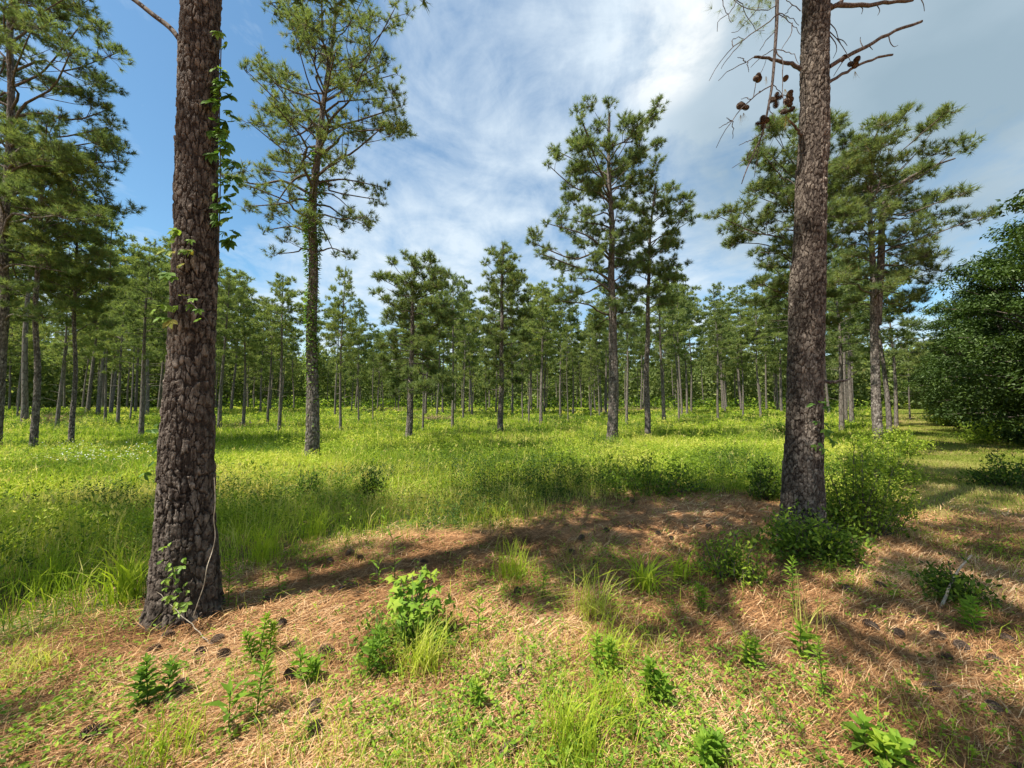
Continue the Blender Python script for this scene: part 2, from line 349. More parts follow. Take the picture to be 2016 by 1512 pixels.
# ------------------------------------------------------------------ meadow, path grass, litter
def wedge(n, y0, y1, slope=1.48, side=1.0):
    """points uniform over the seen wedge"""
    y = np.sqrt(rng.uniform(y0 ** 2, y1 ** 2, n)); x = rng.uniform(-1, 1, n) * (slope * y + side)
    return x, y
def keep(x, y, w): m = rng.uniform(size=len(x)) < w; return x[m], y[m]
NEAR_T = []
def meadow():
    g, w = Acc(), Acc()
    bands = [(1.8, 6, 52000, .0055, 1.0), (6, 11, 85000, .008, 1), (11, 20, 100000, .013, 1), (20, 38, 95000, .026, 1), (38, 70, 70000, .055, 1.0), (70, 120, 26000, .11, 1.05)]
    for y0, y1, n, wd, hs in bands:
        x, y = wedge(n, y0, y1)
        fw = field_w(x, y)
        clump = fbm(x * .55, y * .55, 41, 3)
        x, y = keep(x, y, fw * (.35 + .9 * clump))
        hgt = (.08 + .42 * fbm(x * .5, y * .5, 5, 3) ** 1.3 + .22 * fbm(x * 2.2, y * 2.2, 6, 2) ** 1.5) * hs * rng.uniform(.55, 1.25, len(x))
        edge = field_w(x, y - .35); hgt *= .45 + .55 * edge
        tn = .50 + .9 * (fbm(x * .3, y * .5, 8, 4) - .5) * 1.7 + rng.normal(0, .17, len(x))
        dry = rng.uniform(size=len(x)) < .05; tn[dry] = rng.uniform(.85, 1, dry.sum()); hgt[dry] *= 1.35
        P = np.stack([x, y, zt(x, y)], 1)
        blades(g, P, hgt, wd * rng.uniform(.6, 1.5, len(x)), np.clip(tn, 0, 1), .42)
    # leafy weeds: stem with leaves
    for y0, y1, n, L, sc2 in [(2.4, 7, 9000, .045, 1), (7, 13, 15000, .055, 1), (13, 24, 10000, .08, 1), (24, 45, 8500, .15, 1), (45, 80, 5500, .3, 1)]:
        x, y = wedge(n, y0, y1); fw = field_w(x, y)
        pz = fbm(x * .4, y * .4, 51, 3)
        x, y = keep(x, y, fw * sstep(.28, .55, pz))
        m = len(x); nl = 11
        H = (.18 + .40 * fbm(x * .6, y * .6, 55, 2) ** 1.4) * rng.uniform(.5, 1.5, m)
        T = np.clip(.45 + (fbm(x * .35, y * .5, 57, 3) - .5) * 2.3 + rng.normal(0, .1, m), 0, 1)
        P = np.stack([x, y, zt(x, y)], 1)
        f = rng.uniform(.25, 1.0, (m, nl)); a_ = rng.uniform(0, 2 * np.pi, (m, nl))
        Pl = P[:, None] + np.stack([np.cos(a_) * .02, np.sin(a_) * .02, f * H[:, None]], -1)
        D = np.stack([np.cos(a_), np.sin(a_), rng.uniform(.1, .9, (m, nl))], -1)
        leaves(w, Pl.reshape(-1, 3), D.reshape(-1, 3), (L * rng.uniform(.6, 1.5, m * nl)), L * rng.uniform(.28, .5, m * nl), np.clip(np.repeat(T, nl) + rng.normal(0, .08, m * nl), 0, 1))
        needles(w, P, unit(np.array([0, 0, 1.0]) + rng.normal(0, .08, (m, 3))), H * 1.02, L * .13, T * .6)
    # dark upright forbs standing in drifts
    for y0, y1, n in [(8, 20, 3800), (20, 45, 5200)]:
        x, y = wedge(n, y0, y1); x, y = keep(x, y, field_w(x, y) * sstep(.55, .68, fbm(x * .25 + 9, y * .45, 61, 3)))
        m = len(x); P = np.stack([x, y, zt(x, y)], 1); H = rng.uniform(.35, .62, m); nl = 12; L = .07 if y1 <= 20 else .12
        f = rng.uniform(.15, 1, (m, nl)); a_ = rng.uniform(0, 2 * np.pi, (m, nl))
        Pl = P[:, None] + np.stack([0 * a_, 0 * a_, f * H[:, None]], -1)
        D = np.stack([np.cos(a_), np.sin(a_), rng.uniform(.5, 1.6, (m, nl))], -1)
        leaves(w, Pl.reshape(-1, 3), D.reshape(-1, 3), L, L * .25, rng.uniform(.1, .4, m * nl))
    # tall seed stalks and dry stems standing above the grass
    for y0, y1, n, wd in [(3, 9, 900, .004), (9, 22, 2200, .009), (22, 50, 2200, .022)]:
        x, y = wedge(n, y0, y1); x, y = keep(x, y, field_w(x, y) * sstep(.42, .6, fbm(x * .5, y * .4, 63, 3))); m = len(x)
        P = np.stack([x, y, zt(x, y)], 1); H = rng.uniform(.45, .95, m); tn = rng.choice([.97, .9, .3], m)
        blades(g, P, H, wd, tn, .18)
        hp = np.repeat(P + np.array([0, 0, 1.0]) * (H * .86)[:, None], 5, 0) + rng.normal(0, .015, (m * 5, 3)); leaves(g, hp, unit(rng.normal(0, .4, (m * 5, 3)) + [0, 0, 1]), .05 + wd * 2, .012 + wd, np.repeat(tn, 5))
    tag(link('meadow_grass', g.mesh('meadow_grass', M['grass'])), 'bright yellow green grass filling the meadow', 'grass', kind='stuff')
    tag(link('meadow_weeds', w.mesh('meadow_weeds', M['weed'])), 'leafy green weeds mixed through the meadow', 'weeds', kind='stuff')
meadow()

def path_cover():
    a = Acc()
    for t0, t1, n, wd in [(4.5, 12, 110000, .007), (12, 30, 90000, .018), (30, 75, 40000, .05)]:
        y = np.sqrt(rng.uniform(t0 ** 2, t1 ** 2, n)); s = rng.uniform(-.4, 9.5, n); x = 1.03 * y + s * 1.44
        x, y = keep(x, y, path_w(x, y) * (.5 + .8 * fbm(x, y, 71, 3)))
        s = (x - 1.03 * y) / 1.44
        H = (.05 + .06 * fbm(x * .8, y * .8, 73, 2) + .22 * sstep(3.2, 5.5, s)) * rng.uniform(.5, 1.4, len(x))
        tn = .42 + (fbm(x * .5, y * .5, 75, 3) - .5) * 1.3 + rng.normal(0, .13, len(x)) - .22 * sstep(2.8, 4.5, s)
        tn += .35 * sstep(10, 6.5, y) * sstep(2.2, .5, s)
        blades(a, np.stack([x, y, zt(x, y)], 1), H, wd * rng.uniform(.6, 1.4, len(x)), np.clip(tn, 0, 1), .6)
    tag(link('path_grass', a.mesh('path_grass', M['path_grass'])), 'short yellowing grass on the mown track by the hedge', 'grass', kind='stuff')
path_cover()

def litter():
    a = Acc()
    for y0, y1, n, wd in [(1.1, 2.6, 110000, .0022), (2.6, 4.6, 130000, .0034), (4.6, 9, 80000, .008)]:
        x, y = wedge(n, y0, y1, 1.45, .6); w = 1 - .75 * field_w(x, y); w *= 1 - .85 * path_w(x, y)
        x, y = keep(x, y, w * (.35 + .9 * fbm(x * 1.2, y * 1.2, 81, 4)))
        n2 = len(x); L = rng.uniform(.07, .17, n2)
        az = rng.uniform(0, 2 * np.pi, n2) ; az = np.where(rng.uniform(size=n2) < .45, .35 + rng.normal(0, .35, n2), az)
        D = np.stack([np.cos(az), np.sin(az), rng.normal(.02, .22, n2)], 1)
        P = np.stack([x, y, zt(x, y) + rng.uniform(.003, .028, n2)], 1); D = unit(D)
        tn = np.clip(.5 + (fbm(x * 1.1, y * 1.1, 83, 3) - .5) * 1.3 + rng.normal(-.04, .34, n2), 0, 1)
        S = np.stack([-np.sin(az), np.cos(az), 0 * az], 1) * (wd / 2) * rng.uniform(.6, 1.5, (n2, 1))
        mid = P + D * (L * .5)[:, None] + np.array([0, 0, 1]) * (L * .05)[:, None] + S * rng.normal(0, 3, (n2, 1))
        tip = P + D * L[:, None]
        V = np.stack([P - S, P + S, mid + S, mid - S, tip], 1); i = np.arange(n2)[:, None] * 5
        a.add2(V.reshape(-1, 3), i + np.array([0, 1, 2, 3]), i + np.array([3, 2, 4]), np.repeat(tn, 5))
    tag(link('pine_straw', a.mesh('pine_straw', M['straw'])), 'fallen rust coloured pine needles covering the bare ground', 'pine straw', kind='stuff')
    b, g = Acc(), Acc()
    def green(x, y):
        z = fbm(x * .9, y * .9, 91, 3)
        c = .08 + .38 * sstep(.45, .62, z)
        c += .75 * np.exp(-(((x - .35) / .55) ** 2 + ((y - 1.75) / .45) ** 2))
        c += .35 * np.exp(-(((x + .3) / .7) ** 2 + ((y - 2.2) / .6) ** 2))
        c += .45 * np.exp(-(((x + 2.3) / .7) ** 2 + ((y - 1.9) / .5) ** 2))
        c += .30 * np.exp(-(((x - 1.2) / .6) ** 2 + ((y - 2.9) / .7) ** 2))
        c += .20 * sstep(1.2, 0, np.abs(y - np.interp(x, BX, BY))) 
        c *= 1 - .62 * sstep(1.0, 2.2, x) * sstep(3.4, 2.8, y)
        return c
    for y0, y1, n in [(1.1, 2.4, 7500), (2.4, 4.4, 9500), (4.4, 9, 10000)]:
        x, y = wedge(n, y0, y1, 1.45, .5); w = green(x, y) * (1 - field_w(x, y)) * (1 - path_w(x, y))
        x, y = keep(x, y, np.clip(w * 1.15, 0, 1)); m = len(x); nl = 9
        H = rng.uniform(.02, .10, m) * rng.choice([1, 1, 1.6], m); P = np.stack([x, y, zt(x, y)], 1)
        f = rng.uniform(.1, 1.0, (m, nl)); a_ = rng.uniform(0, 2 * np.pi, (m, nl)); rr = rng.uniform(0, .035, (m, nl))
        Pl = P[:, None] + np.stack([np.cos(a_) * rr, np.sin(a_) * rr, f * H[:, None]], -1)
        D = np.stack([np.cos(a_), np.sin(a_), rng.uniform(-.1, .7, (m, nl))], -1); L = rng.uniform(.012, .036, m * nl)
        leaves(b, Pl.reshape(-1, 3), D.reshape(-1, 3), L, L * rng.uniform(.3, .6, m * nl), np.clip(np.repeat(rng.uniform(.15, .95, m), nl) + rng.normal(0, .14, m * nl), 0, 1), fold=.06)
    for y0, y1, n in [(1.1, 2.6, 24000), (2.6, 5, 26000), (5, 9, 24000)]:
        x, y = wedge(n, y0, y1, 1.45, .5); w = (green(x + .3, y + .2) * .9 + .03) * (1 - field_w(x, y)) * (1 - path_w(x, y))
        x, y = keep(x, y, np.clip(w, 0, 1) * sstep(.36, .6, fbm(x * 2, y * 2, 95, 2))); m = len(x)
        blades(g, np.stack([x, y, zt(x, y)], 1), rng.uniform(.05, .2, m), rng.uniform(.002, .0045, m), np.clip(rng.normal(.68, .24, m), 0, 1), .6)
    tag(link('low_weeds', b.mesh('low_weeds', M['sap_leaf'])), 'small leafy weeds sprouting through the pine straw', 'weeds', kind='stuff')
    tag(link('thin_grass', g.mesh('thin_grass', M['grass'])), 'thin low grass growing through the pine straw', 'grass', kind='stuff')
litter()

# ------------------------------------------------------------------ plated bark trunks
def plate_trunk(zs, cx, cy, rad, ncell, vcell, na, nz, depth, seed=1, flare=.0, scar=None, name='trunk', m=None, zoff=0):
    """zs heights with centre/radius control; returns mesh with real raised bark plates"""
    z = np.linspace(zs[0], zs[-1], nz); th = np.linspace(0, 2 * np.pi, na, endpoint=False) + np.pi / 2
    X0, Y0, R0 = np.interp(z, zs, cx), np.interp(z, zs, cy), np.interp(z, zs, rad)
    ker = np.ones(9) / 9
    for A in (X0, Y0, R0):
        pad = np.pad(A, 4, mode='edge'); A[:] = np.convolve(pad, ker, 'valid')
    U = ((th - np.pi / 2) / (2 * np.pi) * ncell)[None, :] + np.zeros((nz, 1)); Vv = (z / vcell)[:, None] + np.zeros((1, na))
    # domain warp (periodic in angle)
    wa = np.zeros_like(U); wb = np.zeros_like(U); rr = np.random.default_rng(seed)
    for q in range(9):
        kf = rr.integers(1, ncell // 2 + 2); ph = rr.uniform(0, 6.28); zf = rr.uniform(.15, 1.0)
        wa += np.sin(U / ncell * 2 * np.pi * kf + Vv * zf + ph) * .05 / (1 + .1 * q)
        wb += np.sin(U / ncell * 2 * np.pi * kf * 1 - Vv * zf * 1.3 + ph * 2) * .06 / (1 + .1 * q)
    Um = np.mod(U, ncell)
    wa += .55 * (fbm(Um * 1.5, Vv * 1.1, seed + 11, 5) - .5) + .16 * (vnoise(Um * 7, Vv * 9, seed + 13) - .5); wb += .7 * (fbm(Um * 1.3, Vv * 1.2, seed + 12, 5) - .5) + .2 * (vnoise(Um * 8, Vv * 8, seed + 14) - .5)
    def worley(U, Vv, nc, s):
        iu, iv = np.floor(U), np.floor(Vv); f1 = np.full(U.shape, 9.); f2 = np.full(U.shape, 9.); idv = np.zeros(U.shape); du = np.zeros(U.shape); dv = np.zeros(U.shape)
        for a in (-1, 0, 1):
            for b in (-1, 0, 1):
                cu, cv = iu + a, iv + b; hu = np.mod(cu, nc)
                pu, pv = cu + .05 + .9 * _h(hu, cv, s), cv + .02 + .96 * _h(hu, cv, s + 5)
                d = np.maximum(np.abs(U - pu), np.abs(Vv - pv)) * .85 + np.hypot(U - pu, Vv - pv) * .15
                nid = _h(hu, cv, s + 9); near = d < f1
                f2 = np.where(near, f1, np.minimum(f2, d)); idv = np.where(near, nid, idv); du = np.where(near, U - pu, du); dv = np.where(near, Vv - pv, dv); f1 = np.where(near, d, f1)
        return f1, f2, idv, du, dv
    f1, f2, idv, du, dv = worley(U + wa, Vv + wb, ncell, seed * 31)
    fw_ = .08 + .22 * vnoise(Um * .8, Vv * .7, seed + 4); e = sstep(.01, fw_, f2 - f1)
    g1, g2, gid, gu, gv = worley((U + wa * 1.3) * 2, (Vv + wb * .8) * 2.2, ncell * 2, seed * 77)
    fl = sstep(0, .22, g2 - g1)
    fine = vnoise(np.mod(U, ncell) * 7, Vv * 6, seed) - .5
    tn_ = vnoise(np.mod(U, ncell) * 1.6, Vv * 2.3, seed + 8) * 5 + (gid - .5) * 1.2; step = (np.floor(tn_) + sstep(.72, 1.0, tn_ - np.floor(tn_))) / 5
    h = e * (.42 + .35 * idv + .55 * (idv - .5) * dv * 1.4) + e * .55 * (step - .5) + e * .14 * (fl - .6) + .10 * fine
    tone = .02 + .42 * e * (.5 + .6 * idv) + .42 * e * (step - .45) + .26 * e * (gid - .5) + .22 * fine
    dsp = depth * (h - .35)
    if scar is not None:
        for (z0, z1, a0, a1, amt) in scar:
            aa = np.abs(np.angle(np.exp(1j * (th - a0))))[None, :]
            wz = sstep(z0, z0 + .12, z)[:, None] * sstep(z1, z1 - .15, z)[:, None]
            ww = wz * sstep(a1, a1 * .5, aa + .18 * (vnoise(np.mod(U, ncell) * 1.5, Vv * 2, seed + 3) - .5) * 2)
            dsp = dsp - ww * depth * amt; tone = tone + ww * (.16 + .25 * (gid - .3) * (gid > .55))
    lob = 1 + flare * np.exp(-np.maximum(z - zs[0] - zoff, 0) / .22)[:, None] * (.55 + .6 * np.cos(th * 5 + seed)[None] ** 2 + .3 * np.cos(th * 3 + 1)[None])
    RR = R0[:, None] * lob * (1 + .03 * np.sin(th * 2 + z[:, None] * .8)) + dsp
    V = np.stack([X0[:, None] + RR * np.cos(th), Y0[:, None] + RR * np.sin(th), z[:, None] + dsp * .3], -1).reshape(-1, 3)
    i = np.arange(nz - 1)[:, None] * na; j = np.arange(na)[None]; j2 = (j + 1) % na
    F = np.stack([i + j, i + j2, i + na + j2, i + na + j], -1).reshape(-1, 4)
    a = Acc(); a.add(V, F, np.clip(tone, 0, 1).ravel()); return a.mesh(name, m or M['bark'], True)

def from_px(rows, Y):
    """rows (v, uL, uR) -> z, x, y, r at depth Y"""
    zs, xs, rs = [], [], []
    for v, a, b in sorted(rows, reverse=True):
        c = at_depth((a + b) / 2, v, Y); d = ray((a + b) / 2, v); zs.append(c[2]); xs.append(c[0]); rs.append((b - a) / 2 / d[1] * Y * math.cos(math.atan(c[0] / Y)) * 1.0)
    return zs, xs, rs

# ------------------------------------------------------------------ pine generator
NMUL, WMUL = 2.1, 1.45
def pine_geo(seed, trunk, env, nlimb, nn=22, nlen=.17, nw=.007, vd=(0.0, 1.0), csz=1.0, cden=15, ysq=1.0, rise=(.15, .9), upn=.5):
    """trunk: (z, x, y, r) arrays; env: (z, left, right) extents. returns (wood Acc, needle Acc)"""
    r_ = np.random.default_rng(seed); limbs, nd = [], Acc()
    tz, tx, ty, tr = trunk; ez = np.array([e[0] for e in env]); el = np.array([e[1] for e in env]); er = np.array([e[2] for e in env])
    o = np.argsort(ez); ez, el, er = ez[o], el[o], er[o]
    z0, z1 = ez[0], ez[-1]
    ztop = tz[-1]
    def trunk_at(z): return np.array([np.interp(z, tz, tx), np.interp(z, tz, ty), z])
    TP, TD, TT = [], [], []
    golden = 2.39996
    for k in range(nlimb):
        f = (k + .5 + r_.uniform(-.4, .4)) / nlimb; f = f ** .85
        zt_ = z0 + (z1 - z0) * f; a = k * golden + r_.uniform(-.5, .5)
        ca, sa = math.cos(a), math.sin(a)
        L_, R_ = np.interp(zt_, ez, el), np.interp(zt_, ez, er)
        ext = (R_ if ca > 0 else L_) * abs(ca) ** 1.0 + (L_ + R_) * .5 * ysq * (1 - abs(ca)); ext *= r_.uniform(.62, 1.03)
        ext = max(ext, .25)
        rs = rise[0] + (rise[1] - rise[0]) * f ** 1.7 + r_.uniform(-.1, .12)
        zs = min(zt_ - rs * ext, ztop - .12); zs = max(zs, tz[0] + .5)
        S = trunk_at(zs); E = trunk_at(zt_) * [1, 1, 0] + np.array([ca * ext + vd[0] * sa * ext, vd[1] * sa * ext, zt_])
        mid = S + (E - S) * .5 + np.array([0, 0, ext * (.02 + .16 * (1 - f) - .1 * f)]) + r_.normal(0, .05 * ext, 3)
        mid[2] -= .10 * ext * (1 - f); P = smooth_path([S, S + (mid - S) * .5 + r_.normal(0, .03 * ext, 3) + [0, 0, .05 * ext], mid + r_.normal(0, .04 * ext, 3), E], 9)
        wood = Acc(); limbs.append(wood)
        Ltot = np.linalg.norm(np.diff(P, axis=0), axis=1).sum()
        rb = min(.16 * np.interp(zs, tz, tr) + .012 * Ltot, np.interp(zs, tz, tr) * .55)
        tube(wood, P, np.linspace(rb, rb * .25 + .003, 9), 5)
        if r_.uniform() < .05: continue
        nc = max(2, int(round(Ltot * 1.9 / csz))); q = 0
        for c_ in range(nc):
            s_ = 1.0 if c_ == 0 else r_.uniform(.42 if Ltot > 1.5 else .25, 1.0)
            x = s_ * 8; i = min(int(x), 7); B = P[i] + (P[i + 1] - P[i]) * (x - i); T = unit(P[i + 1] - P[i]); q += 1; sg = 1 if q % 2 else -1
            sl = .12 if c_ == 0 else max(.2, min(1.3, Ltot * .36 * (1.2 - s_ * .7))) * r_.uniform(.6, 1.2)
            H = unit(np.cross(T, [0, 0, 1.0])) * sg
            D = T if c_ == 0 else unit(T * r_.uniform(.3, .8) + H * r_.uniform(.5, 1.0) + np.array([0, 0, r_.uniform(.0, .45)]))
            Q = B + D * sl + np.array([0, 0, .12 * sl]); mm = (B + Q) / 2 + r_.normal(0, .06 * sl, 3) - np.array([0, 0, .05 * sl])
            tube(wood, smooth_path([B, mm, Q], 5), np.linspace(.009 + .005 * sl, .005, 5), 3 if nn < 10 else 4)
            rc = csz * .36 * r_.uniform(.6, 1.25) * min(1, .55 + Ltot * .3); nt_ = int(cden * (rc / .36) ** 2 * r_.uniform(.75, 1.2)) + 3
            off = unit(r_.normal(size=(nt_, 3)) + [0, 0, .35]) * (r_.uniform(.1, 1, nt_) ** .45)[:, None] * rc * [1.1, 1.1, .62]
            dd = unit(off / rc + np.array([0, 0, .55]) + r_.normal(0, .25, (nt_, 3)))
            for o_, d_ in zip(off, dd):
                TP.append(Q + o_); TD.append(d_); TT.append(r_.uniform(0, 1))
                if nn > 10: tube(wood, np.array([Q - [0, 0, rc * .25], Q + o_ * .55 - [0, 0, rc * .08], Q + o_ - d_ * .02]), .0045, 3)
    # leader tufts
    for q in range(6):
        z = ztop - q * .18; c = trunk_at(z); d = unit(np.array([r_.normal(0, .4), r_.normal(0, .4), 1.0])); TP.append(c + d * .1); TD.append(d); TT.append(.5)
    TP, TD, TT = np.array(TP), np.array(TD), np.array(TT); m = len(TP)
    TP = TP + 0
    # needles
    nn = int(nn * NMUL); nw = nw * WMUL; nlen = nlen * 1.05
    D = np.repeat(TD, nn, 0); ax = unit(np.cross(D, r_.normal(size=(m * nn, 3)))); an = r_.uniform(.15, 1.45, m * nn)
    ND = D * np.cos(an)[:, None] + ax * np.sin(an)[:, None]
    NP = np.repeat(TP, nn, 0) - D * r_.uniform(0, nlen * .65, m * nn)[:, None]
    tn = np.clip(.18 + .5 * np.repeat(TT, nn) + r_.normal(0, .1, m * nn), 0, .88)
    br = r_.uniform(size=m * nn) < .02; tn[br] = 1
    global rng
    sv = rng; rng = r_
    needles(nd, NP, ND, nlen * r_.uniform(.7, 1.2, m * nn), nw * r_.uniform(.7, 1.3, m * nn), tn)
    rng = sv
    return limbs, nd, m

def px_env(rows, uc, Y):
    """(v, uL, uR) silhouette rows and trunk column uc(v) -> env relative to the trunk"""
    e = []
    for v, a, b in rows:
        z = at_depth(uc(v), v, Y)[2]; s = Y / ray(uc(v), v)[1]
        e.append((z, max((uc(v) - a) * s, .1), max((b - uc(v)) * s, .1)))
    return e

HERO = []
def hero_pine(name, Y, tpts, wbase, wtop, rows, nlimb, label, seed, group, **kw):
    """tpts: trunk px points (u,v) bottom to top, widths px at bottom/top"""
    P = [at_depth(u, v, Y) for u, v in tpts]; z0 = float(zt(P[0][0], Y)) - .05
    tz = np.array([p[2] for p in P]); tx = np.array([p[0] for p in P]); tz[0] = min(tz[0], z0)
    f = np.linspace(0, 1, 24); zz = tz[0] + (tz[-1] - tz[0]) * f
    wob = np.random.default_rng(seed)
    xx = np.interp(zz, tz, tx) + .02 * np.sin(zz * 1.7 + seed); yy = Y + .05 * np.sin(zz * .9 + seed * 2) - .05 * math.sin(zz[0] * .9 + seed * 2)
    sc0 = Y / FPX * math.cos(math.atan(tx[0] / Y))
    rr = (wbase + (wtop - wbase) * f ** 1.05) / 2 * sc0
    uc = lambda v: float(np.interp(-v, [-p[1] for p in tpts], [p[0] for p in tpts]))
    env = px_env(rows, uc, Y)
    vn = math.hypot(tx[0], Y); wood, nd, m = pine_geo(seed, (zz, xx, yy, rr), env, nlimb, vd=(tx[0] / vn, Y / vn), **kw); print('hero tufts', m, nd.n)
    base = (float(xx[0]), float(Y), z0)
    e = empty(name, base, label, 'tree', group)
    off = Vector(base)
    big = wbase > 9
    me = plate_trunk(list(zz), list(xx), list(yy), list(rr), max(10, int(2 * np.pi * rr[0] / .07)), .13, 90 if big else 40, 520 if big else 240, .022 if big else .016, seed, .5, name='trunk', m=M['bark_light'])
    for nm, mesh in [('trunk', me), ('crown', nd.mesh('crown', M['needle']))] + [('branch', w.mesh('branch', M['bark_mid'], True)) for w in wood]:
        o = link(nm, mesh, e); o.location = -off
    HERO.append((xx[0], Y, label)); return e
GF = 'pines standing in the meadow'
VINED = hero_pine('pine_tree', 10.7, [(617, 912), (617, 800), (613, 600), (617, 400), (632, 250), (648, 110), (662, 10)], 27, 5,
    [(505, 560, 690), (470, 500, 735), (430, 470, 775), (380, 455, 800), (330, 452, 835), (270, 475, 855), (200, 470, 790), (150, 455, 815), (120, 470, 825), (85, 520, 790), (40, 520, 740), (5, 545, 712), (-20, 600, 690)],
    62, 'tall open crowned pine with leafy vine up its trunk, alone left of centre', 11, GF, nn=16, nlen=.14, nw=.0085, csz=.85, cden=11, rise=(.0, .9))
hero_pine('pine_tree', 16.6, [(1206, 870), (1207, 700), (1204, 560), (1203, 420), (1197, 320), (1200, 225)], 21, 4,
    [(650, 1130, 1240), (600, 1045, 1250), (560, 1040, 1262), (500, 1052, 1275), (450, 1058, 1262), (410, 1075, 1250), (380, 1140, 1262), (340, 1070, 1300), (300, 1074, 1316), (265, 1115, 1312), (235, 1155, 1285), (217, 1185, 1225)],
    58, 'tallest dense pine in the middle of the meadow, root flare in view', 23, GF, nn=16, nlen=.19, nw=.012, csz=1.05, cden=15, rise=(.1, .8))
hero_pine('pine_tree', 18.6, [(1275, 850), (1274, 700), (1277, 560), (1283, 430), (1290, 362)], 12, 3,
    [(610, 1235, 1330), (560, 1225, 1345), (500, 1222, 1350), (460, 1225, 1368), (420, 1235, 1366), (390, 1245, 1335), (360, 1265, 1315)],
    44, 'shorter pine just right of the tallest mid meadow pine, crown touching it', 31, GF, nn=15, nlen=.2, nw=.013, csz=1.05, cden=15)
hero_pine('pine_tree', 18.0, [(805, 857), (808, 740), (812, 620), (816, 500)], 13, 3,
    [(790, 760, 940), (750, 765, 900), (700, 745, 880), (650, 750, 885), (600, 738, 885), (560, 735, 880), (530, 760, 875), (505, 785, 850)],
    56, 'round topped full pine with branches sweeping nearly to the grass', 37, GF, nn=15, nlen=.2, nw=.013, csz=1.05, cden=15, rise=(-.25, .8))
hero_pine('pine_tree', 20.5, [(985, 847), (988, 700), (988, 560), (990, 482)], 11, 3,
    [(780, 950, 1030), (720, 945, 1040), (640, 930, 1050), (580, 932, 1052), (540, 935, 1045), (510, 950, 1030), (484, 975, 1005)],
    46, 'straight dark stemmed pine with ragged pointed crown at meadow centre', 41, GF, nn=15, nlen=.2, nw=.014, csz=1.05, cden=15)
# left edge trees
hero_pine('pine_tree', 12.0, [(-8, 880), (-4, 700), (6, 500), (12, 300), (18, 150), (24, -60), (30, -220)], 27, 10,
    [(640, -130, 120), (560, -150, 170), (480, -160, 235), (400, -180, 250), (340, -180, 300), (290, -150, 235), (230, -190, 330), (180, -190, 325), (120, -170, 250), (60, -160, 230), (0, -150, 215), (-90, -120, 180), (-200, -40, 90)],
    74, 'large pine cut off by the left edge, its limbs reaching right', 43, GF, nn=18, nlen=.16, nw=.009, csz=1.05, cden=15, rise=(.0, .55))
hero_pine('pine_tree', 12.6, [(65, 895), (70, 700), (76, 500), (80, 330)], 17, 5,
    [(520, -20, 190), (470, -20, 215), (420, -10, 235), (380, 0, 240), (330, 20, 190), (290, 60, 120)],
    34, 'thin straight grey stemmed pine nearest the big pine at the left edge', 47, GF, nn=16, nlen=.17, nw=.010, csz=1.05, cden=15)
hero_pine('pine_tree', 14.2, [(139, 887), (143, 700), (149, 560), (150, 440)], 12, 4,
    [(640, 60, 230), (590, 70, 215), (540, 60, 235), (490, 65, 220), (450, 110, 190)],
    32, 'darker stemmed pine with one curved low limb, second from the left edge', 53, GF, nn=15, nlen=.18, nw=.011, csz=1.05, cden=15)
# right: forked pine and the one behind the near trunk
fk = hero_pine('pine_tree', 12.8, [(1729, 860), (1727, 700), (1724, 600), (1716, 500), (1716, 400), (1722, 330), (1730, 262)], 23, 4,
    [(610, 1640, 1830), (560, 1640, 1850), (500, 1655, 1835), (450, 1640, 1930), (420, 1640, 1945), (380, 1650, 1800), (340, 1655, 1860), (300, 1670, 1960), (275, 1690, 1850), (255, 1715, 1770)],
    60, 'forked pine right of the near trunk, one long limb reaching over the track', 59, GF, nn=17, nlen=.18, nw=.010, csz=1.05, cden=15, rise=(.0, .75))
hero_pine('pine_tree', 14.5, [(1572, 870), (1572, 600), (1575, 400), (1580, 235)], 15, 4,
    [(640, 1520, 1640), (590, 1470, 1650), (545, 1500, 1640), (500, 1480, 1640), (450, 1405, 1650), (400, 1470, 1655), (350, 1440, 1665), (300, 1455, 1665), (265, 1500, 1655), (240, 1545, 1620)],
    62, 'dense pine mostly hidden behind the scarred near trunk', 61, GF, nn=17, nlen=.19, nw=.011, csz=1.05, cden=15)

def second_stem():
    a = Acc(); Y = 12.8; P = [at_depth(u, v, Y + .1) for u, v in [(1726, 640), (1731, 560), (1735, 500), (1736, 440), (1742, 400), (1775, 360), (1830, 330), (1880, 312)]]
    off = np.array(fk.location); P = smooth_path(P, 22) - off
    tube(a, P, np.linspace(.13, .025, 22), 10, np.full(220, .35)); o = link('limb', a.mesh('limb', M['bark_mid'], True), fk)
second_stem()

